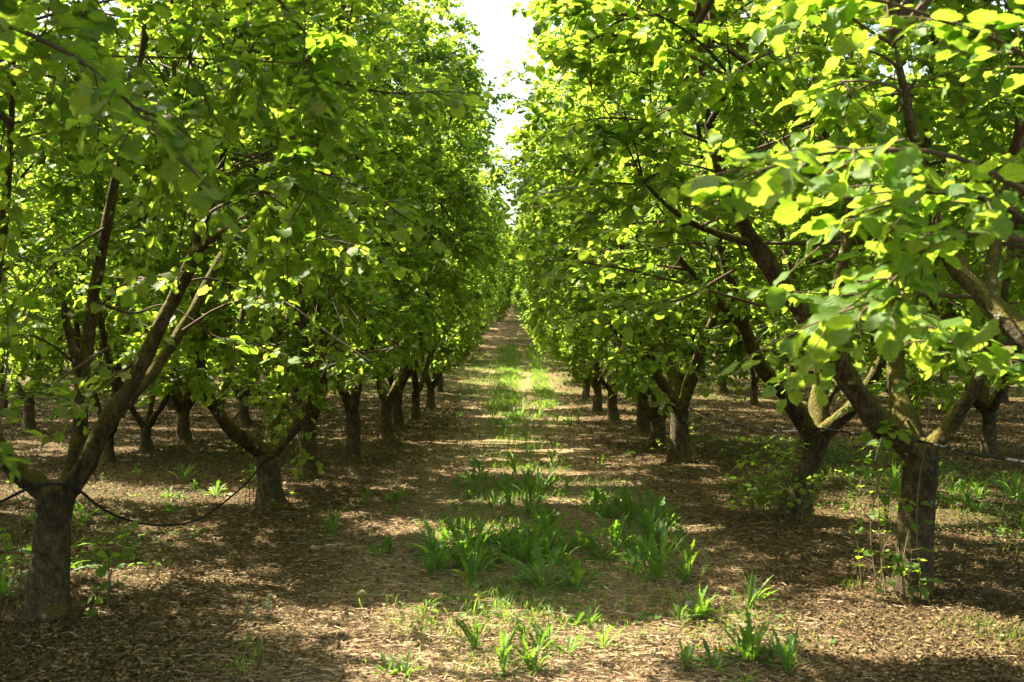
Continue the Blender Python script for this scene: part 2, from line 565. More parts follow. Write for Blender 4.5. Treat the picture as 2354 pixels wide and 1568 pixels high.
def generic_limbs(g, H, fork, n_l):
    limbs = []
    a0 = g.uniform(0, 2 * PI)
    for i in range(n_l):
        az = a0 + 2 * PI * i / n_l + g.normal(0, 0.25)
        dirh = np.array([math.cos(az), math.sin(az), 0])
        spread = g.uniform(0.85, 1.3)
        top = H * g.uniform(0.72, 0.9)
        p = [np.array([0, 0, fork - 0.10])]
        for k, (rf, zf) in enumerate(((0.14, 0.035), (0.40, 0.14), (0.66, 0.34), (0.86, 0.62), (1.0, 1.0))):
            q = dirh * rf * spread + np.array([0, 0, fork + zf * (top - fork)])
            p.append(q + np.append(g.normal(0, 0.05 * (1 + k * 0.4), 2), 0))
        r0 = g.uniform(0.055, 0.082)
        r = r0 * np.array([1.15, 1.0, 0.85, 0.68, 0.45, 0.16])
        subs = []
        C = np.array(p)
        for s in range(2):
            k = 2 + s
            b = C[k]
            az2 = az + (1 if s else -1) * g.uniform(0.6, 1.2)
            e = b + np.array([math.cos(az2) * 0.8, math.sin(az2) * 0.8, 0]) * g.uniform(0.7, 1.1) + np.array([0, 0, H * g.uniform(0.28, 0.42)])
            e[2] = min(e[2], H * 0.95)
            m_ = (b + e) / 2 + np.array([math.cos(az2), math.sin(az2), -0.4]) * 0.16
            subs.append(([b, m_, e], [r[k] * 0.75, r[k] * 0.5, 0.012]))
        limbs.append((p, r, subs))
    return limbs


def build_tree_meshes(seed, H=6.9, trunk=None, limbs=None, hi=False, prof=PROFILE, nsh=(38, 260, 960), zmin=1.15, scale=1.0,
                      center=(0, 0), keep=None, sprays=(), leaf_per=(9, 15), shell=0.62, nl=4, fork=0.85, base=None, ell=1.0, holes=(0.55, 0.42, 0.03)):
    """returns meshes: trunk, list of limbs, twigs, crown"""
    g = np.random.default_rng(seed)
    ph = g.uniform(0, 6.28, 8)
    if limbs is None:
        limbs = generic_limbs(g, H, fork, nl)
    if trunk is None:
        lean = g.normal(0, 0.05, 2)
        trunk = ([(0, 0, -0.12), (0, 0, 0.1), (lean[0] * 0.5, lean[1] * 0.5, fork * 0.5), (lean[0] * 0.3, lean[1] * 0.3, fork * 0.85), (0, 0, fork + 0.06)],
                 [0.15, 0.128, 0.108, 0.110, 0.085])
    sides = 22 if hi else 10
    gt = Geo()
    wood(gt, trunk[0], trunk[1], 44 if hi else 14, sides, 0.045, seed, flare=0.55)
    mt = gt.mesh('trunk', True, M_TRUNK)
    mls, nodes = [], []
    for j, (p, r, subs) in enumerate(limbs):
        gl = Geo()
        C, rr = wood(gl, p, r, 46 if hi else 14, 14 if hi else 6, 0.09, seed + j * 7)
        L = np.linspace(0, 1, len(C))
        nodes.append(C[L > 0.3])
        for k, (sp, sr) in enumerate(subs):
            C2, _ = wood(gl, sp, sr, 26 if hi else 9, 10 if hi else 5, 0.08, seed + j * 7 + k + 3)
            nodes.append(C2[2:])
        mls.append(gl.mesh('limb', True, M_BARK))
    nodes = np.concatenate(nodes)
    c3 = np.array([center[0], center[1], 0])
    kf = None if keep is None else (lambda p: keep(p + c3))
    thin = (lambda A: A if base is None else A[~sunny(A.mean(1) + base)])
    tw = Geo()
    # first-order branches
    t1 = sample_env(nsh[0], H, prof, g, ph, zmin + 0.3, 0.5, kf, ell, holes) * [0.8, 0.8, 1] + c3
    p0 = nodes[nearest(nodes, t1)]
    A1 = thin(arcs(p0, t1, 9, 0.06, g))
    tubes(tw, A1, np.linspace(0.021, 0.007, 9)[None].repeat(len(A1), 0) * g.uniform(0.7, 1.2, (len(A1), 1)), 6 if hi else 4, g.uniform(0, 0.6, (len(A1), 4)))
    n1 = np.concatenate([nodes, A1[:, 3:].reshape(-1, 3)])
    t2 = sample_env(nsh[1], H, prof, g, ph, zmin, 0.5, kf, ell, holes) * [0.93, 0.93, 1] + c3
    p0 = n1[nearest(n1, t2)]
    A2 = thin(arcs(p0, t2, 7, 0.05, g))
    tubes(tw, A2, np.linspace(0.009, 0.0035, 7)[None].repeat(len(A2), 0) * g.uniform(0.8, 1.3, (len(A2), 1)), 5 if hi else 3, g.uniform(0, 0.8, (len(A2), 4)))
    n2 = np.concatenate([A1[:, 5:].reshape(-1, 3), A2[:, 2:].reshape(-1, 3)])
    t3 = sample_env(nsh[2], H, prof, g, ph, zmin - 0.15, shell, kf, ell, holes) + c3
    p0 = n2[nearest(n2, t3, 1.0)]
    d = t3 - p0
    L = np.linalg.norm(d, axis=1, keepdims=True)
    d = d / np.maximum(L, 1e-6)
    t3 = p0 + d * np.clip(L, 0.25, 0.75)
    t3[:, 2] -= 0.05
    A3 = thin(arcs(p0, t3, 5, 0.10, g))
    if sprays:
        ex = []
        for s in sprays:
            C = catmull(s, 13)
            tubes(tw, C[None], np.linspace(0.010, 0.003, 13)[None], 6, g.uniform(0, 0.6, (1, 4)))
            for f in range(3, 13):
                for sgn in (-1, 1):
                    T = norm(C[min(f + 1, 12)] - C[f - 1])
                    S = norm(np.cross(T, [0, 0, 1.0])) * sgn
                    e = C[f] + (T * g.uniform(0.4, 0.9) + S * g.uniform(0.3, 0.9)) * g.uniform(0.15, 0.36) + [0, 0, g.uniform(-0.10, 0.04)]
                    if g.uniform() < 0.72:
                        ex.append(arcs(C[f][None], e[None], 5, 0.08, g)[0])
        ex = np.array(ex)
        leaves_geo_extra = ex if base is None else ex[(g.uniform(0, 1, len(ex)) < 0.42) | ~sunny(ex.mean(1) + base)]
    else:
        leaves_geo_extra = None
    tubes(tw, A3, np.linspace(0.0042, 0.0016, 5)[None].repeat(len(A3), 0), 4 if hi else 3, g.uniform(0.2, 1, (len(A3), 4)))
    cr = Geo()
    cnt = g.integers(leaf_per[0], leaf_per[1] + 1, len(A3))
    dr = None if base is None else (lambda p: sunny(p + base))
    leaves_on(cr, A3, cnt, g, hi, drop=dr)
    if leaves_geo_extra is not None:
        tubes(tw, leaves_geo_extra, np.linspace(0.0036, 0.0016, 5)[None].repeat(len(leaves_geo_extra), 0), 4, g.uniform(0.2, 1, (len(leaves_geo_extra), 4)))
        leaves_on(cr, leaves_geo_extra, g.integers(4, 7, len(leaves_geo_extra)), g, hi, 0.055, 0.092)
    mw = tw.mesh('twigs', True, M_TWIG)
    mc = cr.mesh('crown', True, M_LEAF)
    return mt, mls, mw, mc


def plant_tree(meshes, loc, rot, sc, label, group, cat='tree'):
    t = bpy.data.objects.new('hazel_tree', None)
    COL.objects.link(t)
    t.location = [float(c) for c in loc]
    t.rotation_euler = (0, 0, rot)
    t.scale = (sc[0], sc[0], sc[1]) if isinstance(sc, tuple) else (sc, sc, sc)
    t.empty_display_size = 0.3
    tag(t, label, cat, group)
    mt, mls, mw, mc = meshes
    link('trunk', mt, t)
    for ml in mls:
        link('limb', ml, t)
    link('twigs', mw, t)
    link('crown', mc, t)
    return t


def copy_tree(src, loc, rot, sc, label, group):
    t = src.copy()
    COL.objects.link(t)
    t.location = [float(c) for c in loc]
    t.rotation_euler = (0, 0, rot)
    t.scale = (sc[0], sc[0], sc[1])
    tag(t, label, 'tree', group)
    for ch in list(src.children):
        c = ch.copy()
        COL.objects.link(c)
        c.parent = t
    return t


def px_poly(base, pts):
    """(px, py, depth, width px) -> local points and radii"""
    P = [at(a, b, d) - base for a, b, d, w in pts]
    r = [w * d / FPX * 0.46 for a, b, d, w in pts]
    return P, r


def hero(name_seed, bpx, d, trunk_pts, limb_defs, **kw):
    slim0 = kw.get('slim', 1)
    bx = (bpx - CX) / FPX * d
    base = np.array([bx, d, float(ground_z(bx, d))])
    tp, tr = px_poly(base, trunk_pts)
    tr = [q * (0.9 if slim0 != 1 else 1) for q in tr]
    tp = [np.array([tp[0][0], tp[0][1], -0.12])] + tp
    tr = [tr[0] * 1.1] + tr
    limbs = []
    for main, subs in limb_defs:
        p, r = px_poly(base, main)
        ss = [px_poly(base, s) for s in subs]
        limbs.append((p, r, ss))
    keep = kw.pop('keep', None)
    slim = kw.pop('slim', 1)
    k2 = (lambda p: keep(p + base)) if keep is not None else None
    sprays = [[at(*q) - base for q in s] for s in kw.pop('sprays', ())]
    if slim != 1:
        limbs = [(p, [q * slim for q in r], [(a, [q * slim for q in b_]) for a, b_ in ss]) for p, r, ss in limbs]
    return base, build_tree_meshes(name_seed, trunk=(tp, tr), limbs=limbs, hi=True, base=base, keep=k2, sprays=sprays, **kw)


G_L1, G_R1 = 'hazel trees in the row left of the path', 'hazel trees in the row right of the path'
suckers_at = []

# --- left, nearest in view
b, ms = hero(101, 115, 6.3,
    [(113, 1400, 6.3, 108), (117, 1300, 6.3, 96), (124, 1200, 6.3, 92), (132, 1140, 6.3, 105), (140, 1100, 6.3, 84)],
    [([(128, 1150, 6.3, 70), (90, 1115, 6.28, 70), (45, 1085, 6.2, 66), (5, 1035, 6.1, 60), (-60, 930, 6.0, 52), (-130, 700, 5.9, 44), (-170, 300, 5.8, 30), (-200, -150, 5.8, 14)],
      [[(-60, 930, 6.0, 42), (-20, 700, 5.6, 34), (15, 420, 5.4, 24), (30, 60, 5.3, 14)]]),
     ([(140, 1140, 6.3, 66), (165, 1095, 6.35, 58), (183, 1000, 6.4, 50), (192, 880, 6.45, 46), (212, 700, 6.5, 38), (240, 540, 6.5, 34), (268, 390, 6.5, 31), (300, 250, 6.5, 30), (325, 110, 6.5, 26), (345, -60, 6.5, 20), (360, -320, 6.5, 8)],
      [[(275, 330, 6.5, 18), (262, 240, 6.4, 16), (210, 180, 6.2, 14), (160, 95, 6.0, 11), (130, -40, 5.9, 7)],
       [(190, 880, 6.45, 30), (168, 800, 6.4, 28), (150, 730, 6.35, 24), (146, 690, 6.3, 18)]]),
     ([(150, 1140, 6.3, 66), (195, 1075, 6.25, 62), (245, 970, 6.2, 58), (300, 890, 6.2, 54), (352, 780, 6.2, 48), (415, 655, 6.2, 44), (462, 560, 6.2, 42), (520, 530, 6.25, 34), (585, 485, 6.4, 28), (680, 440, 6.6, 20), (760, 330, 6.9, 10)],
      [[(455, 575, 6.2, 34), (452, 520, 6.2, 32), (428, 430, 6.25, 24), (408, 330, 6.3, 18), (395, 120, 6.4, 14), (390, -150, 6.4, 8)],
       [(458, 560, 6.2, 34), (488, 450, 6.1, 28), (520, 310, 6.0, 22), (545, 150, 6.0, 18), (560, -120, 6.0, 9)]]),
     ([(240, 985, 6.3, 40), (310, 905, 6.45, 38), (370, 830, 6.6, 36), (440, 720, 6.75, 32), (500, 605, 6.9, 28), (545, 545, 7.0, 25), (640, 490, 7.3, 18), (700, 330, 7.6, 8)], [])],
    slim=0.76, H=6.0, ell=1.36, holes=(0.75, 0.3, 0.2), zmin=1.55, leaf_per=(12, 18), nsh=(44, 330, 2050), center=(0.1, 0.1),
    keep=lambda p: (p[:, 0] < -0.75) & ((p[:, 2] > 1.9) | (p[:, 0] > -1.9)),
    sprays=[[(215, 690, 6.5), (300, 720, 6.6), (380, 700, 6.5), (450, 740, 6.4)], [(350, 780, 6.3), (300, 840, 6.2), (240, 880, 6.0), (200, 930, 5.9)], [(420, 650, 6.3), (480, 640, 6.5), (560, 660, 6.6), (640, 640, 6.6)], [(195, 860, 6.5), (130, 800, 6.4), (60, 770, 6.3), (-20, 790, 6.2)], [(245, 520, 6.5), (180, 560, 6.3), (110, 620, 6.1), (60, 690, 6.0)], [(440, 720, 6.7), (500, 780, 6.8), (580, 790, 6.9), (650, 820, 7.0)], [(420, 760, 6.6), (520, 700, 6.5), (640, 690, 6.4), (760, 770, 6.3), (850, 830, 6.2)], [(250, 800, 6.3), (200, 830, 6.0), (130, 880, 5.6), (90, 930, 5.2)],
            [(235, 700, 6.4), (290, 650, 6.1), (330, 640, 5.8), (300, 690, 5.6)], [(560, 520, 6.4), (680, 540, 6.3), (800, 560, 6.2), (870, 590, 6.1)],
            [(520, 350, 6.0), (680, 380, 5.7), (830, 430, 5.4), (930, 500, 5.2)], [(545, 180, 6.0), (720, 180, 5.6), (880, 210, 5.3), (980, 210, 5.2)]])
plant_tree(ms, b, 0, 1.0, 'large hazel tree with mossy forked limbs at the left edge, hose through its fork', G_L1)
suckers_at.append((b, 7, 0.42, 'T1'))

# --- left, second in view
b, ms = hero(102, 622, 10.9,
    [(622, 1160, 10.9, 64), (620, 1110, 10.9, 54), (616, 1060, 10.9, 56), (612, 1030, 10.9, 50)],
    [([(614, 1045, 10.9, 40), (580, 1020, 10.8, 40), (540, 995, 10.6, 36), (500, 945, 10.4, 30), (470, 890, 10.3, 26), (455, 780, 10.2, 22), (440, 560, 10.1, 16), (430, 250, 10, 8)], [[(500, 945, 10.4, 20), (530, 850, 10.6, 16), (560, 700, 10.8, 12), (570, 500, 10.9, 7)]]),
     ([(616, 1045, 10.9, 40), (650, 1010, 11, 38), (690, 960, 11.1, 34), (725, 890, 11.1, 30), (760, 760, 11.1, 26), (800, 560, 11, 18), (830, 250, 11, 8)], [[(725, 890, 11.1, 22), (700, 780, 11, 18), (690, 600, 10.9, 14), (690, 330, 10.8, 7)]]),
     ([(612, 1045, 10.9, 34), (625, 1000, 11.2, 32), (640, 900, 11.5, 28), (630, 740, 11.7, 24), (620, 520, 11.9, 16), (610, 200, 12, 8)], [])],
    H=6.4, ell=1.36, holes=(0.85, 0.2, 0.4), zmin=1.35, leaf_per=(12, 18), nsh=(44, 330, 2050), keep=lambda p: p[:, 0] < -0.75,
    sprays=[[(690, 960, 11.0), (640, 900, 10.4), (580, 880, 10.0), (540, 900, 9.8)], [(725, 890, 11.1), (690, 820, 10.6), (640, 790, 10.2), (590, 800, 10.0)], [(720, 900, 10.9), (760, 840, 10.2), (830, 830, 9.6), (870, 850, 9.4)], [(540, 960, 10.6), (600, 900, 10), (660, 880, 9.7), (720, 920, 9.5)], [(560, 930, 10.4), (610, 930, 9.8), (660, 940, 9.5), (700, 1030, 9.3)]])
plant_tree(ms, b, 0, 1.0, 'hazel tree with a short grey trunk where the drooping hose ends', G_L1)
suckers_at.append((b, 7, 0.3, 'T2'))

# --- right, nearest in view
b, ms = hero(103, 2095, 7.1,
    [(2095, 1335, 7.1, 92), (2100, 1250, 7.1, 84), (2110, 1130, 7.1, 80), (2116, 1050, 7.1, 84), (2110, 1005, 7.1, 74)],
    [([(2105, 1040, 7.1, 70), (2060, 1000, 7.0, 64), (2005, 955, 6.9, 60), (1955, 880, 6.8, 56), (1890, 780, 6.7, 54), (1800, 655, 6.6, 48), (1735, 560, 6.5, 42), (1695, 480, 6.4, 36), (1640, 330, 6.3, 24), (1600, 60, 6.2, 12)],
      [[(1900, 795, 6.7, 38), (1920, 700, 6.8, 32), (1945, 560, 6.9, 26), (1960, 400, 7.0, 20), (1960, 100, 7, 10)], [(1735, 560, 6.5, 24), (1660, 540, 6.3, 18), (1570, 500, 6.1, 14), (1480, 420, 5.9, 8)]]),
     ([(2110, 1040, 7.1, 60), (2080, 960, 7.3, 54), (2060, 860, 7.5, 46), (2065, 720, 7.6, 40), (2100, 520, 7.7, 32), (2140, 250, 7.8, 24), (2160, -50, 7.8, 14)], [[(2075, 700, 7.6, 26), (2020, 520, 7.7, 20), (1920, 340, 7.5, 16), (1820, 215, 7.2, 12), (1640, 90, 6.8, 7)]]),
     ([(2118, 1040, 7.1, 48), (2165, 1000, 7.05, 40), (2205, 945, 7.0, 36), (2250, 870, 6.9, 32), (2300, 700, 6.8, 26), (2350, 400, 6.7, 16), (2380, 50, 6.7, 8)], [])],
    H=7.4, zmin=1.3, prof=PROFILE_WIDE, leaf_per=(12, 18), nsh=(48, 330, 2100), center=(-0.15, 0), keep=lambda p: (p[:, 0] > 0.02 + 0.1 * np.sin(p[:, 2] * 5)) & ((p[:, 2] > 1.9) | (p[:, 0] > 1.9)) & ((p[:, 2] > 2.3) | (p[:, 1] > 6.3)),
    sprays=[[(1740, 700, 6.6), (1600, 660, 6.3), (1440, 620, 6.0), (1300, 600, 5.8), (1215, 605, 5.7)], [(1700, 500, 6.4), (1560, 440, 6.1), (1400, 420, 5.9), (1280, 440, 5.8)],
            [(1640, 330, 6.3), (1500, 280, 6.0), (1380, 270, 5.85), (1300, 290, 5.8)], [(1620, 150, 6.2), (1480, 90, 6.0), (1380, 80, 5.95), (1310, 110, 5.9)],
            [(1690, 620, 6.5), (1560, 690, 6.2), (1450, 700, 6.0), (1370, 720, 5.9)], [(2080, 960, 7.2), (2060, 990, 6.9), (2030, 1000, 6.7), (2010, 1060, 6.6)], [(1940, 870, 6.8), (1910, 850, 6.6), (1870, 850, 6.5), (1840, 870, 6.4)]])
plant_tree(ms, b, 0, 1.0, 'hazel tree with a thick straight trunk ringed by thin suckers, its limb leaning left', G_R1)
suckers_at.append((b, 11, 0.40, 'R1'))

# --- right, second in view
b, ms = hero(104, 1828, 10.2,
    [(1828, 1185, 10.2, 78), (1838, 1120, 10.2, 66), (1856, 1050, 10.2, 66), (1872, 1000, 10.2, 70), (1880, 975, 10.2, 60)],
    [([(1872, 1010, 10.2, 48), (1840, 960, 10.1, 44), (1800, 900, 10, 40), (1750, 845, 9.9, 34), (1715, 760, 9.8, 30), (1690, 680, 9.7, 26), (1640, 500, 9.6, 18), (1600, 250, 9.5, 9)], [[(1715, 760, 9.8, 20), (1640, 680, 9.6, 15), (1540, 560, 9.4, 11), (1460, 380, 9.2, 6)]]),
     ([(1876, 1010, 10.2, 46), (1880, 930, 10.4, 42), (1890, 840, 10.6, 36), (1915, 700, 10.8, 30), (1900, 520, 11, 22), (1880, 250, 11.2, 10)], [[(1890, 840, 10.6, 24), (1840, 700, 10.7, 18), (1790, 500, 10.8, 12), (1760, 300, 10.9, 6)]]),
     ([(1880, 1010, 10.2, 46), (1920, 970, 10.1, 40), (1970, 925, 10, 36), (2020, 840, 9.9, 30), (2060, 680, 9.8, 24), (2090, 400, 9.7, 12)], [])],
    H=7.4, zmin=1.25, prof=PROFILE_WIDE, leaf_per=(12, 18), nsh=(44, 300, 1900), center=(-0.1, 0), keep=lambda p: p[:, 0] > -0.05 + 0.12 * np.sin(p[:, 2] * 4))
plant_tree(ms, b, 0, 1.0, 'hazel tree with a trunk leaning right and a leafy bush of suckers at its foot', G_R1)
suckers_at.append((b, 16, 0.5, 'R2'))

# --- right, third in view
b, ms = hero(105, 1560, 15.3,
    [(1562, 1060, 15.3, 50), (1562, 1010, 15.3, 44), (1562, 950, 15.3, 46), (1562, 925, 15.3, 40)],
    [([(1560, 945, 15.3, 32), (1535, 900, 15.2, 30), (1500, 850, 15.1, 26), (1470, 780, 15, 22), (1440, 640, 14.9, 14), (1420, 480, 14.8, 7)], []),
     ([(1564, 945, 15.3, 32), (1590, 870, 15.2, 28), (1610, 800, 15.1, 26), (1640, 730, 15, 22), (1660, 600, 15, 14), (1680, 450, 15, 7)], []),
     ([(1562, 945, 15.3, 28), (1545, 860, 15.6, 26), (1520, 770, 15.9, 22), (1540, 620, 16.1, 14), (1550, 430, 16.2, 7)], [])],
    H=7.4, zmin=1.1, prof=PROFILE_WIDE, leaf_per=(12, 18), nsh=(42, 280, 1850), keep=lambda p: p[:, 0] > 0.05 + 0.15 * np.sin(p[:, 2] * 4))
plant_tree(ms, b, 0, 1.0, 'dark hazel tree with a Y shaped fork where the overhead hose ends', G_R1)
suckers_at.append((b, 4, 0.3, 'R3'))

# --- trees level with the camera, whose branches reach into the top corners
b, ms = hero(106, CX - 2.7 * FPX / 1.9, 1.9,
    [(CX - 2.7 * FPX / 1.9, 2700, 1.9, 330), (CX - 2.7 * FPX / 1.9, 2300, 1.9, 300), (CX - 2.7 * FPX / 1.9, 1900, 1.9, 300)],
    [([(CX - 2.7 * FPX / 1.9, 1950, 1.9, 190), (-1900, 1500, 2.2, 150), (-1100, 900, 2.6, 100), (-700, 500, 2.9, 80), (-500, 100, 3.1, 50), (-400, -600, 3.1, 20)], []),
     ([(CX - 2.7 * FPX / 1.9, 1950, 1.9, 190), (-2600, 1300, 1.6, 150), (-2900, 300, 1.5, 110), (-3000, -1500, 1.5, 40)], []),
     ([(CX - 2.7 * FPX / 1.9, 1950, 1.9, 190), (-2500, 1300, 2.1, 120), (-2300, 300, 2.2, 90), (-2200, -1800, 2.1, 40)], [])],
    H=6.0, ell=1.25, holes=(0.75, 0.28, 0.25), zmin=1.7, leaf_per=(11, 16), nsh=(36, 240, 850), keep=lambda p: ((p[:, 0] < -1.15) & (p[:, 1] > 3.3) & (p[:, 2] > 2.5)) | (p[:, 2] > 3.2),
    sprays=[[(-400, 100, 3.1), (-100, 30, 3.15), (150, 120, 3.1), (300, 240, 3.0), (340, 300, 2.95)], [(-500, 300, 3.2), (-200, 200, 3.3), (20, 130, 3.4), (120, 60, 3.4)],
            [(-700, 1000, 3.6), (-450, 950, 3.7), (-230, 960, 3.7), (-60, 1000, 3.7)]])
plant_tree(ms, b, 0, 1.0, 'hazel tree beside the camera, its large blurred leaves hanging in the upper left corner', G_L1)

b, ms = hero(107, CX + 2.8 * FPX / 2.9, 2.9,
    [(CX + 2.8 * FPX / 2.9, 2100, 2.9, 230), (CX + 2.8 * FPX / 2.9, 1800, 2.9, 210), (CX + 2.8 * FPX / 2.9, 1480, 2.9, 210)],
    [([(CX + 2.8 * FPX / 2.9, 1540, 2.9, 130), (3000, 1250, 3.3, 100), (2640, 960, 3.8, 78), (2400, 800, 4.1, 62), (2270, 690, 4.3, 56), (2190, 590, 4.4, 46), (2130, 440, 4.4, 34), (2060, 100, 4.3, 16)], [[(2270, 690, 4.3, 36), (2290, 560, 4.4, 28), (2330, 350, 4.5, 18)]]),
     ([(CX + 2.8 * FPX / 2.9, 1540, 2.9, 130), (3100, 1100, 2.7, 90), (2900, 500, 2.6, 70), (2800, -600, 2.5, 30)], []),
     ([(CX + 2.8 * FPX / 2.9, 1540, 2.9, 130), (3700, 1100, 3.0, 90), (3900, 300, 3.0, 60), (3900, -900, 3.0, 25)], [])],
    H=6.4, zmin=1.6, leaf_per=(12, 17), nsh=(36, 240, 1250), prof=PROFILE_WIDE, keep=lambda p: ((p[:, 0] > 1.0) & (p[:, 1] > 3.9)) | (p[:, 2] > 3.4),
    sprays=[[(2400, 460, 3.2), (2200, 360, 2.95), (2020, 345, 2.8), (1880, 355, 2.7), (1760, 390, 2.65)], [(2500, 600, 3.0), (2300, 540, 2.9), (2150, 560, 2.9), (2060, 640, 2.85), (1980, 720, 2.8)],
            [(2500, 900, 3.4), (2380, 840, 3.3), (2260, 800, 3.2), (2180, 780, 3.2)], [(2500, 300, 3.2), (2350, 120, 3.1), (2100, 20, 3.0), (1950, -20, 3.0)], [(2420, 560, 3.1), (2300, 470, 3.0), (2150, 440, 2.9), (2050, 470, 2.9)]])
plant_tree(ms, b, 0, 1.0, 'hazel tree beside the camera, its large blurred leaves hanging at the upper right', G_R1)

# --- the rest of the orchard: five kinds, copied
VAR = []
for k in range(6):
    VAR.append(build_tree_meshes(300 + k * 17, H=7.3, nl=3 + (k % 3), fork=0.52 + 0.06 * k, zmin=1.3 + 0.12 * (k % 3), nsh=(38, 260, 1750), leaf_per=(12, 18)))

ORD = ['first', 'second', 'third', 'fourth', 'fifth', 'sixth', 'seventh', 'eighth', 'ninth', 'tenth', 'eleventh', 'twelfth', 'thirteenth', 'fourteenth', 'fifteenth',
       'sixteenth', 'seventeenth', 'eighteenth', 'nineteenth', 'twentieth', 'twenty-first', 'twenty-second', 'twenty-third', 'twenty-fourth', 'twenty-fifth', 'twenty-sixth', 'twenty-seventh', 'twenty-eighth', 'twenty-ninth', 'thirtieth',
       'thirty-first', 'thirty-second', 'thirty-third']
SRC = [None] * 6


def put(k, x, y, rot, sc, label, group):
    loc = (x, y, float(ground_z(x, y)) - 0.01)
    if SRC[k] is None:
        SRC[k] = plant_tree(VAR[k], loc, rot, sc, label, group)
        return SRC[k]
    return copy_tree(SRC[k], loc, rot, sc, label, group)


g = np.random.default_rng(23)
left_d = [(13.4, -2.62), (15.6, -2.40), (20, -2.4), (23, -2.5), (26, -2.4), (31.4, -2.45), (37.5, -2.6)] + [(y, -2.6) for y in np.arange(49.5, 134, 4.3)]
right_d = [(18.1, 2.5), (21.1, 2.66), (25.3, 2.45), (30, 2.45), (35.5, 2.5), (41, 2.5)] + [(y, 2.6) for y in np.arange(45.5, 134, 4.3)]
for side, lst, grp, first in (('left', left_d, G_L1, 4), ('right', right_d, G_R1, 5)):
    for i, (y, x) in enumerate(lst):
        n = first + i - 1
        if side == 'left' and i < 4:
            b3 = np.array([x, y, float(ground_z(x, y))])
            m3 = build_tree_meshes(500 + i, H=7.7, prof=(PROFILE[0], [q * 1.04 for q in PROFILE[1]]), nl=3 + i % 2, fork=0.75, zmin=1.3, nsh=(38, 260, 1800), leaf_per=(12, 18), base=b3)
            plant_tree(m3, b3, 0, 1.0, f'hazel tree, {ORD[n]} from the camera in the row directly {side} of the path', grp)
            continue
        put((i * 5 + (side == 'left')) % 6, x * (0.78 if y > 58 else 1), y, g.uniform(0, 6.28), ((1.2 if y > 58 else 1.0) * g.uniform(0.96, 1.04) if side == 'left' else g.uniform(1.04, 1.16), (g.uniform(0.98, 1.08) if side == 'left' else g.uniform(0.97, 1.08))),
            f'hazel tree, {ORD[n]} from the camera in the row directly {side} of the path', grp)
rows = {'left': [(-6.1, [2.6, 6.9, 11.0, 15.9, 17.6, 19.6, 24, 28, 32, 36.5, 41, 46, 52, 58, 64, 71, 78]), (-10.3, [11.5, 17, 22.5, 27, 31.5, 36, 41, 46, 52, 58]), (-14.5, [20, 25, 30, 35, 40, 46, 52]), (-18.7, [27, 32, 37, 43, 49]), (-23, [35, 41, 47, 54])],
        'right': [(7.6, [8.0, 12.2, 16.5, 20.8, 25, 29, 33, 37.5, 42, 47, 53, 60, 67, 74, 80]), (11.8, [16, 21, 26, 30.5, 35, 40, 45, 51, 58]), (16, [24, 29, 34, 39, 45, 51]), (20.2, [31, 36, 42, 48]), (24.4, [40, 46, 53])]}
for side, rl in rows.items():
    for j, (rx, ys) in enumerate(rl):
        for i, y in enumerate(ys):
            x = rx + g.normal(0, 0.12)
            if j == 0 and side == 'left' and y < 24:
                x = -6.15
            put(int(g.integers(0, 6)), x, y, g.uniform(0, 6.28), ((0.82 if side == 'left' and j == 0 and 9 < y < 18 else g.uniform(0.95, 1.08)), (0.82 if side == 'left' and j == 0 and y < 18 else g.uniform(0.92, 1.05))),
                f'hazel tree, {ORD[i]} from the front in the {ORD[j + 1]} row {side} of the path', f'hazel trees in the {ORD[j + 1]} row {side} of the path')
for i, x in enumerate((-1.0, 1.1)):
    put(i + 2, x, 80 + i * 4, 1.0 + i, (1.15, 0.85), ('hazel tree closing the far end of the path, left one of two', 'hazel tree closing the far end of the path, right one of two')[i], 'hazel trees at the top of the slope')

# ------------------------------------------------------------------ ground
def ground():
    xs = np.concatenate([np.linspace(-400, -30, 14), np.arange(-28, -8, 0.5), np.arange(-8, 8, 0.09), np.arange(8, 28, 0.5), np.linspace(30, 400, 14)])
    ys = np.concatenate([np.linspace(-120, -5, 8), np.arange(-3, 4, 0.5), np.arange(4, 14, 0.07), np.arange(14, 40, 0.25), np.arange(40, 150, 1.5), np.linspace(155, 600, 16)])
    X, Y = np.meshgrid(xs, ys)
    Z = ground_z(X, Y)
    h = np.sin(X * 23 + np.sin(Y * 17) * 2) * np.sin(Y * 27 + np.sin(X * 13) * 2)
    near = np.clip((16 - Y) / 4, 0, 1) * np.clip((8 - np.abs(X)) / 2, 0, 1)
    Z = Z + near * (0.007 * h + np.random.default_rng(3).normal(0, 0.004, Z.shape))
    n, m = X.shape
    idx = np.arange(n * m).reshape(n, m)
    F = np.stack([idx[:-1, :-1], idx[:-1, 1:], idx[1:, 1:], idx[1:, :-1]], -1).reshape(-1, 4)
    ge = Geo()
    ge.add(np.stack([X, Y, Z], -1).reshape(-1, 3), F)
    o = link('ground', ge.mesh('ground', True, M_GROUND))
    tag(o, 'brown orchard floor of soil and dry litter rising into a slope', 'ground', kind='structure')


ground()


def scatter_xy(n, y0, y1, g, xr=1.12):
    y = y0 * (y1 / y0) ** g.uniform(0, 1, n)
    half = y * (CX / FPX) * xr + 0.4
    return g.uniform(-1, 1, n) * half, y


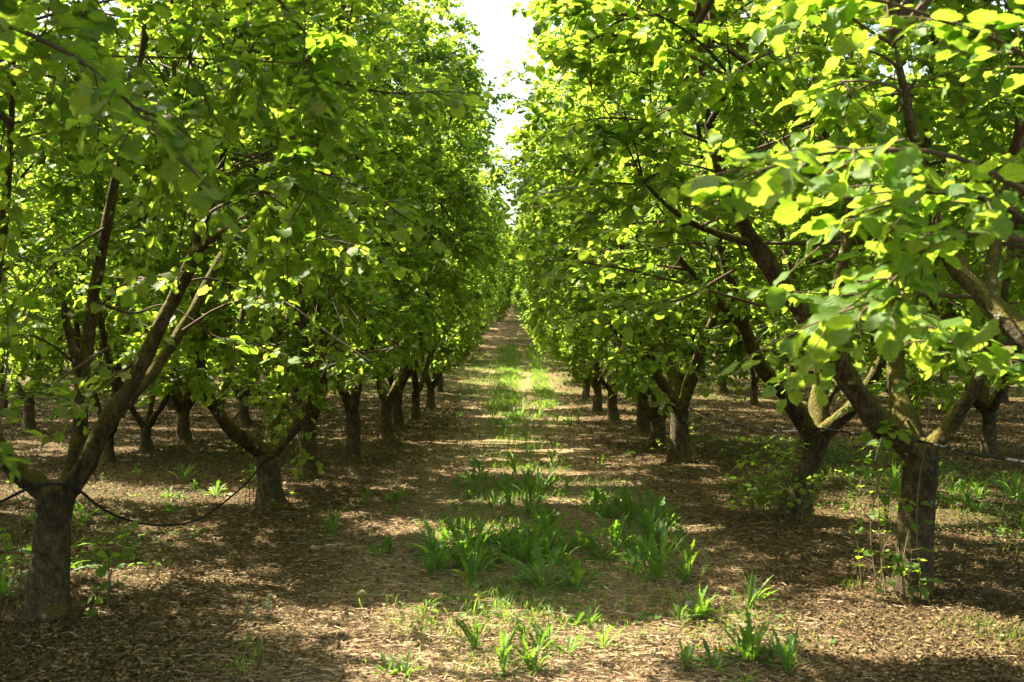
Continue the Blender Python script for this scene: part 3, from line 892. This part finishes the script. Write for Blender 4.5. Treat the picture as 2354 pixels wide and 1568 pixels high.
def litter():
    g = np.random.default_rng(5)
    x, y = scatter_xy(420000, 4.4, 48, g)
    # thin on the worn centre of the path
    drift = 0.5 + 0.25 * np.sin(x * 1.9 + np.sin(y * 0.8) * 1.5) + 0.25 * np.sin(y * 1.6 + np.sin(x * 1.3) * 2)
    keep = g.uniform(0, 1, len(x)) < np.clip(0.05 + 0.42 * np.abs(x - 0.1) ** 1.3 + 0.25 * (drift - 0.5), 0.08, 1)
    x, y, drift = x[keep], y[keep], drift[keep]
    n = len(x)
    L = 0.008 + 0.024 * g.uniform(0, 1, n) ** 2.2 * np.clip(y / 11, 0.85, 3.2)
    W = L * g.uniform(0.4, 0.8, n)
    az = g.uniform(0, 2 * PI, n)
    D = np.stack([np.cos(az), np.sin(az), g.normal(0, 0.3, n)], 1)
    D = norm(D)
    Nn = np.stack([g.normal(0, 0.33, n), g.normal(0, 0.33, n), np.ones(n)], 1)
    Nn = norm(Nn - D * np.sum(Nn * D, 1, keepdims=True))
    S = np.cross(D, Nn)
    P = np.stack([x, y, ground_z(x, y) + g.uniform(0.004, 0.026, n)], 1)
    tv = np.array([(-0.5, -0.3), (0, -0.5), (0.5, -0.25), (-0.5, 0.3), (0, 0.5), (0.5, 0.2), (-0.5, 0), (0, 0), (0.55, 0)])
    curl = g.uniform(-0.5, 1.1, (n, 1))
    c2 = g.uniform(-0.5, 0.7, (n, 1))
    zz = curl * (tv[:, 1] ** 2)[None] + c2 * (tv[:, 0] ** 2)[None] + g.normal(0, 0.07, (n, 9))
    V = P[:, None] + D[:, None] * (L[:, None] * tv[:, 0][None])[:, :, None] + S[:, None] * (W[:, None] * tv[:, 1][None] * 1.6)[:, :, None] + Nn[:, None] * (L[:, None] * zz)[:, :, None]
    q = np.array([(0, 1, 7, 6), (1, 2, 8, 7), (6, 7, 4, 3), (7, 8, 5, 4)])
    F = (np.arange(n)[:, None, None] * 9 + q[None]).reshape(-1, 4)
    A = np.repeat(np.clip(g.beta(2, 2.6, (n, 1)) + 0.22 * (drift[:, None] - 0.5) - 0.05, 0, 1), 9, 0) * np.ones((1, 4))
    ge = Geo()
    ge.add(V.reshape(-1, 3), F, A)
    o = link('leaf_litter', ge.mesh('leaf_litter', False, M_LITTER))
    tag(o, 'curled brown dead leaves and husks littering the orchard floor', 'leaf litter', kind='stuff')
    # dry straw and mown stems on the path
    n = 46000
    y = 4.4 * (15 / 4.4) ** g.uniform(0, 1, n)
    x = np.where(g.uniform(0, 1, n) < 0.88, g.normal(0.05, 0.85, n), g.uniform(-3, 3.4, n))
    az = g.normal(0, 0.8, n) + np.where(g.uniform(0, 1, n) < 0.5, 0, PI)
    Ls = g.uniform(0.02, 0.09, n)
    d = np.stack([np.cos(az), np.sin(az), g.normal(0, 0.10, n)], 1)
    p = np.stack([x, y, ground_z(x, y) + g.uniform(0.008, 0.026, n)], 1)
    t = np.linspace(-0.5, 0.5, 4)
    PP = p[:, None] + d[:, None] * (Ls[:, None] * t[None])[:, :, None]
    PP[:, :, 2] += (g.normal(0, 0.05, n) * Ls)[:, None] * (1 - 4 * t ** 2)[None]
    PP[:, :, 0] += (g.normal(0, 0.10, n) * Ls)[:, None] * (1 - 4 * t ** 2)[None]
    ge = Geo()
    tubes(ge, PP, (g.uniform(0.0009, 0.0028, n))[:, None] * np.array([[0.8, 1, 1, 0.6]]), 3, np.repeat(g.uniform(0, 1, (n, 1)), 4, 1))
    o = link('dry_straw', ge.mesh('dry_straw', False, M_STRAW))
    tag(o, 'pale dry straw and mown stems strewn over the path', 'straw', kind='stuff')


litter()


# ------------------------------------------------------------------ weeds
def blade_strip(geo, P0, az, L, W, g, jag=0.0, up=1.0, K=9, tint=None, fold=0.3, droop=0.6):
    """n arching leaf blades, optionally with jagged margins"""
    n = len(P0)
    s = np.linspace(0, 1, K)
    el = up[:, None] - droop[:, None] * s[None] ** 1.3
    step = (L / (K - 1))[:, None]
    hx = np.concatenate([np.zeros((n, 1)), np.cumsum(np.cos(el[:, :-1]) * step, 1)], 1)
    hz = np.concatenate([np.zeros((n, 1)), np.cumsum(np.sin(el[:, :-1]) * step, 1)], 1)
    cx, sx = np.cos(az)[:, None], np.sin(az)[:, None]
    C = P0[:, None] + np.stack([hx * cx, hx * sx, hz], -1)
    wprof = np.interp(s, [0, 0.12, 0.55, 0.8, 1], [0.18, 0.24, 0.85, 1, 0.03])[None] * np.ones((n, 1))
    if jag:
        wprof = wprof * (1 + jag * np.where(np.arange(K) % 2 == 0, -1, 0.6)[None] * (s > 0.1)[None] * (s < 0.95)[None])
    w = W[:, None] * wprof * 0.5
    side = np.stack([-sx * np.ones((1, K)), cx * np.ones((1, K)), np.zeros((n, K))], -1)
    upv = np.stack([-np.sin(el) * cx, -np.sin(el) * sx, np.cos(el)], -1)
    tw = (g.normal(0, 0.35, n)[:, None] * s[None])[:, :, None]
    side2 = side * np.cos(tw) + upv * np.sin(tw)
    Lf = C + side2 * w[:, :, None] + upv * (w * fold)[:, :, None]
    Rt = C - side2 * w[:, :, None] + upv * (w * fold)[:, :, None]
    V = np.stack([Lf, C, Rt], 2)
    idx = np.arange(n * K * 3).reshape(n, K, 3)
    F = np.concatenate([np.stack([idx[:, :-1, j], idx[:, :-1, j + 1], idx[:, 1:, j + 1], idx[:, 1:, j]], -1).reshape(-1, 4) for j in (0, 1)])
    if tint is None:
        tint = g.uniform(0, 1, n)
    A = np.repeat(tint, K * 3)[:, None] * np.ones((1, 4))
    geo.add(V.reshape(-1, 3), F, A)


def dandelion_mesh(seed, nleaf, Lm, upright):
    g = np.random.default_rng(seed)
    ge = Geo()
    az = g.uniform(0, 2 * PI, nleaf)
    P0 = np.stack([np.cos(az) * 0.012, np.sin(az) * 0.012, np.full(nleaf, -0.01)], 1)
    blade_strip(ge, P0, az, Lm * g.uniform(0.6, 1.15, nleaf), (0.11, 0.14, 0.12, 0.18, 0.10, 0.20)[(seed - 40) % 6] * Lm * g.uniform(0.6, 1.2, nleaf), g, (0.45, 0.4, 0.5, 0.25, 0.45, 0.15)[(seed - 40) % 6], upright + g.normal(0, 0.35, nleaf), 17, np.clip(g.normal(0.45, 0.22, nleaf), 0, 1), 0.35, g.uniform(0.3, 1.3, nleaf))
    return ge.mesh('rosette', True, M_WEED)


def stalk_mesh(seed, H, lean):
    g = np.random.default_rng(seed)
    ge = Geo()
    t = np.linspace(0, 1, 8)
    P = np.stack([lean[0] * t ** 1.6, lean[1] * t ** 1.6, H * t - 0.01], 1)
    tubes(ge, P[None], np.linspace(0.003, 0.002, 8)[None], 6, np.full((1, 4), 0.4))
    return ge.mesh('flower_stalk', True, M_STALK), P[-1]


def ball_spikes(seed, r, n, mat, flat=1.0, name='seed_head'):
    g = np.random.default_rng(seed)
    ge = Geo()
    d = norm(g.normal(0, 1, (n, 3)))
    d[:, 2] = np.where(flat < 1, np.abs(d[:, 2]) * flat, d[:, 2])
    P = np.stack([d * 0.1 * r, d * r * 0.6, d * r * g.uniform(0.9, 1.05, (n, 1))], 1)
    tubes(ge, P, np.array([[0.05, 0.07, 0.16]]).repeat(n, 0) * r, 4, np.repeat(g.uniform(0, 1, (n, 1)), 4, 1))
    return ge.mesh(name, True, mat)


DAN = [dandelion_mesh(40 + k, (14, 16, 12, 18, 11, 15)[k], (0.26, 0.30, 0.36, 0.24, 0.34, 0.22)[k], (1.15, 1.0, 1.3, 0.75, 1.25, 0.55)[k]) for k in range(6)]


def px_ground(px, py):
    d = EYE * FPX / (py - HOR)
    for _ in range(4):
        d = (EYE - float(ground_z((px - CX) / FPX * d, d))) * FPX / (py - HOR)
    return np.array([(px - CX) / FPX * d, d])


g = np.random.default_rng(61)
CL = [  # px, py, count, spread m, scale, label key
    (1080, 1245, 17, 0.30, 1.0, 'c'), (1235, 1280, 13, 0.22, 1.25, 'c'), (1185, 1060, 7, 0.6, 0.8, 'c'), (1320, 1060, 4, 0.6, 0.8, 'r'), (1170, 1260, 10, 0.24, 1.2, 'c'), (1020, 1300, 7, 0.18, 1.2, 'c'), (1130, 1120, 12, 0.5, 1.1, 'c'), (1215, 1140, 8, 0.4, 1.0, 'c'),
    (1170, 965, 12, 0.7, 1.2, 'f'), (1270, 970, 6, 0.5, 1.0, 'f'), (1215, 1030, 4, 0.5, 0.9, 'f'), (1180, 1170, 7, 0.3, 1.2, 'c'), (1090, 1300, 7, 0.2, 1.0, 'c'), (1210, 1325, 6, 0.2, 1.1, 'c'), (1290, 1320, 5, 0.2, 0.8, 'c'), (1190, 1340, 4, 0.2, 0.7, 'c'),
    (1480, 1290, 11, 0.2, 1.25, 'r'), (1440, 1210, 10, 0.25, 1.2, 'r'), (1400, 1170, 6, 0.3, 1.1, 'r'), (1360, 1100, 6, 0.45, 1.0, 'r'), (1500, 1200, 4, 0.3, 0.9, 'r'), (1560, 1300, 4, 0.25, 0.9, 'r'), (1520, 1370, 3, 0.2, 0.9, 'r'),
    (1600, 1470, 5, 0.14, 0.75, 'r'), (1690, 1490, 7, 0.17, 0.8, 'r'), (1740, 1530, 3, 0.12, 0.7, 'r'), (1240, 1490, 3, 0.10, 0.9, 'n'), (1290, 1450, 3, 0.14, 0.8, 'n'), (1190, 1540, 3, 0.12, 0.9, 'n'), (1330, 1540, 3, 0.14, 0.9, 'n'),
    (885, 1550, 2, 0.05, 0.9, 'n'), (1100, 1450, 2, 0.1, 0.7, 'n'), (945, 1440, 1, 0.05, 0.7, 'n'), (830, 1255, 3, 0.2, 0.8, 'n'), (900, 1210, 2, 0.3, 0.6, 'n'), (930, 1150, 3, 0.3, 0.6, 'n'),
    (2250, 1110, 9, 0.8, 1.0, 's'), (2330, 1180, 6, 0.35, 1.2, 's'), (2180, 1150, 6, 0.5, 0.9, 's'), (1960, 1120, 6, 0.6, 0.8, 's'), (2020, 1080, 6, 0.8, 0.8, 's'),
    (60, 1300, 6, 0.25, 1.1, 'l'), (250, 1210, 6, 0.35, 0.9, 'l'), (420, 1140, 4, 0.5, 0.9, 'l'), (510, 1110, 4, 0.5, 0.9, 'l'), (30, 1220, 5, 0.4, 1.0, 'l'),
]
WLAB = {'c': ('dandelion plant with tall toothed leaves in the green centre strip of the path', 'dandelions in the centre strip'),
        'f': ('dandelion plant in the farther clump where the path narrows', 'dandelions far along the path'),
        'r': ('dandelion plant in the broken green line along the right side of the path', 'dandelions on the right of the path'),
        'n': ('small dandelion plant standing apart on the bare foreground litter', 'scattered dandelions in the foreground'),
        's': ('leafy green weed behind the thick trunk on the right', 'weeds between the rows on the right'),
        'l': ('leafy green weed around the mossy tree at the left edge', 'weeds between the rows on the left')}
DSRC = [None] * 6


def put_weed(k, x, y, sc, rot, label, group, cat):
    z = float(ground_z(x, y))
    if DSRC[k] is None:
        o = link('dandelion_plant', DAN[k])
        DSRC[k] = o
    else:
        o = DSRC[k].copy()
        COL.objects.link(o)
    o.location = (x, y, z)
    o.rotation_euler = (g.normal(0, 0.06), g.normal(0, 0.06), rot)
    o.scale = (sc,) * 3
    tag(o, label, cat, group)
    return o


for px, py, n, sp, sc, key in CL:
    c = px_ground(px, py)
    for _ in range(n):
        x, y = c + g.normal(0, sp, 2) * [0.95, 2.2]
        put_weed(int(g.integers(0, 6)), x, y, sc * g.uniform(0.5, 1.05), g.uniform(0, 6.28), WLAB[key][0], WLAB[key][1], 'weed')

# flowering and seeding dandelions
ye = ball_spikes(5, 0.019, 160, M_YELLOW, 0.55, 'flower_head')
fl = ball_spikes(6, 0.022, 170, M_FLUFF, 1.0, 'seed_head')
for px, py, H, lean, head, lab in ((1655, 1545, 0.13, (0.0, -0.01), ye, 'dandelion with the only open yellow flower, in the right foreground'),
                                   (1455, 1165, 0.26, (0.02, 0), fl, 'dandelion seed clock on the tallest stalk right of the path'),
                                   (1150, 1130, 0.20, (-0.01, 0), fl, 'dandelion seed clock at the far end of the near weed strip'),
                                   (1215, 1275, 0.22, (-0.03, -0.05), fl, 'dandelion seed clock amid the tall leaves of the centre strip'),
                                   (1580, 1420, 0.10, (0.0, -0.02), fl, 'dandelion seed clock low on the right of the path')):
    x, y = px_ground(px, py)
    e = bpy.data.objects.new('dandelion_flower', None)
    COL.objects.link(e)
    e.location = (x, y, float(ground_z(x, y)))
    tag(e, lab, 'flower', 'dandelion flowers and seed clocks')
    sm, tip = stalk_mesh(int(px), H, lean)
    s = link('flower_stalk', sm, e)
    link('flower_head' if head is ye else 'seed_head', head, s, tip)

# tall grass stalks with seed panicles
for px, py, H, lean, lab in ((570, 1500, 0.27, (0.0, 0.0), 'straight pale grass stalk with a dense seed head in the left foreground'),
                             (600, 1510, 0.34, (0.055, 0.0), 'taller grass stalk leaning right with a loose seed head, left foreground'),
                             (925, 1440, 0.15, (-0.02, 0), 'short grass stalk with a spread seed head left of the weed strip'),
                             (1610, 1330, 0.22, (0.04, 0), 'thin bare grass stalk leaning right beside the right hand weeds'),
                             (830, 1400, 0.12, (0.01, 0), 'tiny grass stalk with a seed head on the bare litter')):
    x, y = px_ground(px, py)
    e = bpy.data.objects.new('grass_stalk', None)
    COL.objects.link(e)
    e.location = (x, y, float(ground_z(x, y)))
    tag(e, lab, 'grass stalk', 'tall grass stalks')
    sm, tip = stalk_mesh(int(px) + 1, H, lean)
    link('stem', sm, e)
    gg = np.random.default_rng(int(px))
    ge = Geo()
    n = 46
    t = gg.uniform(0.72, 1.0, n)
    P0 = np.stack([lean[0] * t ** 1.6, lean[1] * t ** 1.6, H * t], 1)
    d = norm(gg.normal(0, 1, (n, 3)) * [1, 1, 0.3] + [0, 0, 0.9])
    Ls = (1.05 - t)[:, None] * 0.10 + 0.006
    PP = np.stack([P0, P0 + d * Ls * 0.7, P0 + d * Ls], 1)
    tubes(ge, PP, np.array([[0.0010, 0.0034, 0.0016]]).repeat(n, 0), 4, gg.uniform(0.4, 1, (n, 4)))
    link('seed_panicle', ge.mesh('seed_panicle', True, M_STALK), e)
    ge = Geo()
    az = gg.uniform(0, 6.28, 7)
    blade_strip(ge, np.zeros((7, 3)), az, gg.uniform(0.08, 0.2, 7), np.full(7, 0.006), gg, 0, gg.uniform(0.7, 1.4, 7), 7, gg.uniform(0.5, 1, 7), 0.3, gg.uniform(0.3, 1.2, 7))
    link('blades', ge.mesh('blades', True, M_GRASS), e)


def grass():
    g = np.random.default_rng(77)
    X, Y, H, W, T = [], [], [], [], []

    def patch(n, cx, sx, y0, y1, h, w, t=0.4):
        X.append(g.normal(cx, sx, n)); Y.append(g.uniform(y0, y1, n)); H.append(g.uniform(0.5, 1.2, n) * h); W.append(g.uniform(0.6, 1.2, n) * w); T.append(np.clip(g.normal(t, 0.2, n), 0, 1))

    patch(3600, -0.02, 0.32, 6.0, 15.0, 0.14, 0.006)
    patch(500, 0.15, 0.4, 5.2, 7.4, 0.09, 0.005)
    patch(1500, 1.08, 0.22, 6.5, 13.0, 0.13, 0.006)
    patch(500, 1.25, 0.2, 5.3, 6.6, 0.10, 0.005)
    patch(1300, 0.0, 0.32, 14, 22, 0.14, 0.009)
    patch(1500, 0.0, 0.32, 22, 29, 0.16, 0.010)
    patch(500, 0.9, 0.3, 20, 30, 0.14, 0.010)
    patch(8500, -0.2, 0.32, 30, 58, 0.24, 0.020, 0.45)
    patch(6000, 1.1, 0.20, 31, 58, 0.24, 0.020, 0.45)
    patch(2600, -1.4, 0.4, 36, 54, 0.10, 0.018, 0.6)
    patch(700, 1.9, 0.3, 36, 52, 0.10, 0.018, 0.6)
    patch(700, 0.0, 0.6, 60, 90, 0.16, 0.03)
    patch(4200, 4.9, 0.8, 8.5, 20, 0.12, 0.008)
    patch(1200, -4.4, 0.8, 8, 24, 0.07, 0.008)
    patch(260, -0.35, 0.3, 5.1, 6.2, 0.09, 0.004, 0.7)
    for px, py, n, sp in ((2310, 1460, 320, 0.16), (960, 1450, 120, 0.10), (580, 1530, 160, 0.08), (885, 1540, 80, 0.05), (1080, 1545, 140, 0.14), (1960, 1350, 60, 0.06)):
        c = px_ground(px, py)
        X.append(g.normal(c[0], sp, n)); Y.append(g.normal(c[1], sp * 1.4, n)); H.append(g.uniform(0.04, 0.12, n)); W.append(g.uniform(0.003, 0.006, n)); T.append(g.uniform(0.5, 1, n))
    x, y, h, w, t = map(np.concatenate, (X, Y, H, W, T))
    # clumping
    k = np.sin(x * 3.1 + np.sin(y * 1.3) * 2) + np.sin(y * 2.1 + x) > -0.9 + g.normal(0, 0.4, len(x))
    x, y, h, w, t = x[k], y[k], h[k], w[k], t[k]
    P = np.stack([x, y, ground_z(x, y) - 0.005], 1)
    ge = Geo()
    n = len(x)
    blade_strip(ge, P, g.uniform(0, 6.28, n), h, w, g, 0, g.uniform(0.8, 1.5, n), 5, t, 0.3, g.uniform(0.1, 1.2, n))
    o = link('grass', ge.mesh('grass', True, M_GRASS))
    tag(o, 'fresh green grass blades along the path and on the sunlit rise', 'grass', kind='stuff')
    # low seedling leaves as ground cover
    ge = Geo()
    xs, ys = [], []
    for cx, sx, y0, y1, n in ((5.0, 0.9, 8.5, 20, 4200), (0.0, 0.42, 6.2, 13, 1500), (1.15, 0.3, 5.4, 12, 600), (-4.6, 0.9, 8, 20, 700), (-3.2, 0.4, 6.2, 9.5, 400), (0.0, 1.0, 12, 20, 500)):
        xs.append(g.normal(cx, sx, n)); ys.append(g.uniform(y0, y1, n))
    x, y = np.concatenate(xs), np.concatenate(ys)
    k = np.sin(x * 2.3 + y * 0.7) * np.sin(y * 1.7 - x) > -0.1
    x, y = x[k], y[k]
    n = len(x)
    az = g.uniform(0, 6.28, n)
    P = np.stack([x, y, ground_z(x, y) + g.uniform(0.015, 0.06, n)], 1)
    D = np.stack([np.cos(az), np.sin(az), g.normal(0.1, 0.25, n)], 1)
    add_leaves(ge, P, D, np.array([0, 0, 1.0]) + g.normal(0, 0.35, (n, 3)), g.uniform(0.018, 0.05, n), g, False, np.clip(g.normal(0.4, 0.2, n), 0, 1))
    o = link('ground_cover', ge.mesh('ground_cover', True, M_WEED))
    tag(o, 'low seedlings and clover leaves covering the soil in patches', 'ground cover', kind='stuff')


grass()

# ------------------------------------------------------------------ root suckers (parts of their trees)
trees = {o['label']: o for o in COL.objects if o.type == 'EMPTY' and o.name.startswith('hazel_tree')}


def suckers(base, n, rad, key):
    g = np.random.default_rng(sum(map(ord, key)) + n)
    par = [o for o in trees.values() if abs(o.location.x - base[0]) < 1e-3 and abs(o.location.y - base[1]) < 1e-3][0]
    for i in range(n):
        az = g.uniform(0, 6.28)
        r = g.uniform(0.18, rad)
        H = g.uniform(0.35, 1.0)
        leafy = {'R2': 0.95, 'R1': 0.6, 'T1': 0.7, 'T2': 0.3, 'R3': 0.7}[key]
        if key == 'R2':
            az = g.normal(PI * 1.08, 0.7)
            H = g.uniform(0.3, 0.85)
            r = g.uniform(0.2, 0.6)
        if key == 'R1':
            az = g.normal(PI * 1.15, 0.8)
            H = g.choice([0.35, 0.5, 0.7, 0.9, 1.2, 1.6])
        if key == 'T1':
            H = g.choice([0.5, 0.8, 1.5, 2.1])
            az = (0.15, 0.5, 3.2, 3.0, 2.6, 0.1, 3.6)[i]
            r = g.uniform(0.22, 0.36)
        if key == 'T2':
            H = g.uniform(0.35, 0.7)
        p0 = np.array([math.cos(az) * r, math.sin(az) * r, -0.02])
        top = p0 + [g.normal(0, 0.06) + 0.05 * math.cos(az), g.normal(0, 0.06), H]
        P = catmull([p0, (p0 * 0.6 + top * 0.4) + g.normal(0, 0.035, 3), (p0 * 0.25 + top * 0.75) + g.normal(0, 0.045, 3), top], 14)
        ge = Geo()
        tubes(ge, P[None], (0.0065 if H > 1.2 else 0.005) * np.linspace(1, 0.4, 14)[None] * g.uniform(0.8, 1.2), 7, g.uniform(0, 1, (1, 4)))
        sh = []
        if g.uniform() < leafy:
            for k in range(3, 14):
                if g.uniform() < 0.75 and (H < 1.2 or k > 3):
                    a2 = g.uniform(0, 6.28)
                    e = P[k] + np.array([math.cos(a2), math.sin(a2), 0.25]) * g.uniform(0.06, 0.16)
                    sh.append(arcs(P[k][None], e[None], 4, 0.1, g)[0])
        if sh:
            sh = np.array(sh)
            tubes(ge, sh, np.linspace(0.0022, 0.001, 4)[None].repeat(len(sh), 0), 3, g.uniform(0, 1, (len(sh), 4)))
        s = link('sucker_shoot', ge.mesh('sucker_shoot', True, M_SHOOT), par)
        if len(sh):
            cr = Geo()
            leaves_on(cr, sh, g.integers(1, 4, len(sh)), g, True, 0.04, 0.085, 0.5)
            link('leaves', cr.mesh('leaves', True, M_LEAF), s)


for a in suckers_at:
    suckers(*a)

# ------------------------------------------------------------------ irrigation hoses
def hose(pts, label):
    P = catmull([at(*p) for p in pts], 90)
    ge = Geo()
    tubes(ge, P[None], np.full((1, 90), 0.009), 12, np.full((1, 4), 0.5))
    o = link('irrigation_hose', ge.mesh('irrigation_hose', True, M_HOSE))
    tag(o, label, 'hose', 'irrigation hoses')


hose([(-150, 1225, 5.6), (0, 1155, 5.95), (70, 1122, 6.12), (135, 1112, 6.16), (185, 1128, 6.2), (225, 1160, 6.6), (290, 1193, 7.2), (380, 1207, 8.0), (460, 1192, 8.9), (540, 1135, 9.8), (590, 1085, 10.5), (606, 1062, 10.74), (640, 1045, 10.78)],
     'black irrigation hose sagging low between the two nearest trees on the left')
hose([(1560, 925, 15.1), (1600, 945, 14.6), (1680, 972, 13.2), (1760, 990, 11.8), (1850, 990, 10.3), (1885, 985, 10.0), (1990, 1000, 8.6), (2085, 1012, 7.2), (2130, 1018, 6.85), (2220, 1040, 6.3), (2354, 1062, 5.5), (2600, 1100, 4.6), (3200, 1180, 3.2)],
     'black irrigation hose strung taut along the row of trees on the right')

# fallen sticks
for px, py, L, az, lab in ((1000, 1330, 0.35, 0.1, 'thin fallen twig on dark litter left of the weeds'), (520, 1490, 0.4, 0.25, 'bent fallen stick behind the grass stalks at lower left'),
                           (110, 1060, 0.5, 0.05, 'pale fallen branch lying between the rows at left'), (2260, 1370, 0.22, -0.3, 'short grey stick beside the thick trunk on the right')):
    x, y = px_ground(px, py)
    gg = np.random.default_rng(int(px))
    t = np.linspace(-0.5, 0.5, 9)
    P = np.stack([L * t * math.cos(az), L * t * math.sin(az), 0.02 + 0.012 * np.sin(t * 7)], 1) + gg.normal(0, 0.006, (9, 3))
    ge = Geo()
    tubes(ge, P[None], np.linspace(0.010, 0.004, 9)[None], 7, np.full((1, 4), 0.6))
    tubes(ge, np.stack([P[4], P[4] + [0.05, 0.04, 0.015], P[4] + [0.11, 0.06, 0.02]])[None], np.array([[0.005, 0.004, 0.002]]), 5, np.full((1, 4), 0.6))
    o = link('fallen_stick', ge.mesh('fallen_stick', True, M_TWIG), None, (x, y, float(ground_z(x, y))))
    tag(o, lab, 'stick', 'fallen sticks')

# ------------------------------------------------------------------ light, sky, camera
el, rot = math.asin(SUN[2]), math.atan2(SUN[0], SUN[1])
w = bpy.data.worlds.new('World')
scn.world = w
w.use_nodes = True
nt = w.node_tree
sky = nt.nodes.new('ShaderNodeTexSky')
sky.sky_type = 'NISHITA'
sky.sun_disc = False
sky.sun_elevation = el
sky.sun_rotation = rot
sky.dust_density = 4.0
sky.air_density = 1.0
sky.ozone_density = 0.3
bg = nt.nodes['Background']
bg.inputs['Strength'].default_value = 0.09
nt.links.new(mixc(nt, 1.0, sky.outputs[0], (1.0, 0.94, 0.82), 'MULTIPLY'), bg.inputs[0])

ld = bpy.data.lights.new('sun', 'SUN')
ld.energy = 5.0
ld.angle = math.radians(0.53)
ld.color = (1.0, 0.89, 0.70)
lo = bpy.data.objects.new('sun', ld)
COL.objects.link(lo)
from mathutils import Vector
lo.rotation_euler = Vector(SUN).to_track_quat('Z', 'Y').to_euler()
lo.location = (-20, 14, 30)

cd = bpy.data.cameras.new('camera')
cd.sensor_width = 36
cd.lens = FPX / 2354 * 36
cd.clip_end = 2000
cd.dof.use_dof = True
cd.dof.focus_distance = 10.0
cd.dof.aperture_fstop = 4.5
cam = bpy.data.objects.new('camera', cd)
COL.objects.link(cam)
cam.location = (0, 0, EYE)
cam.rotation_euler = (math.radians(90) + math.atan((HOR - 784) / FPX), 0, 0)
scn.camera = cam

vs = scn.view_settings
vs.view_transform = 'Standard'
vs.look = 'None'
vs.exposure = 2.55
vs.gamma = 1
cy = scn.cycles
cy.max_bounces = 8
cy.diffuse_bounces = 4
cy.transmission_bounces = 6
cy.use_denoising = True
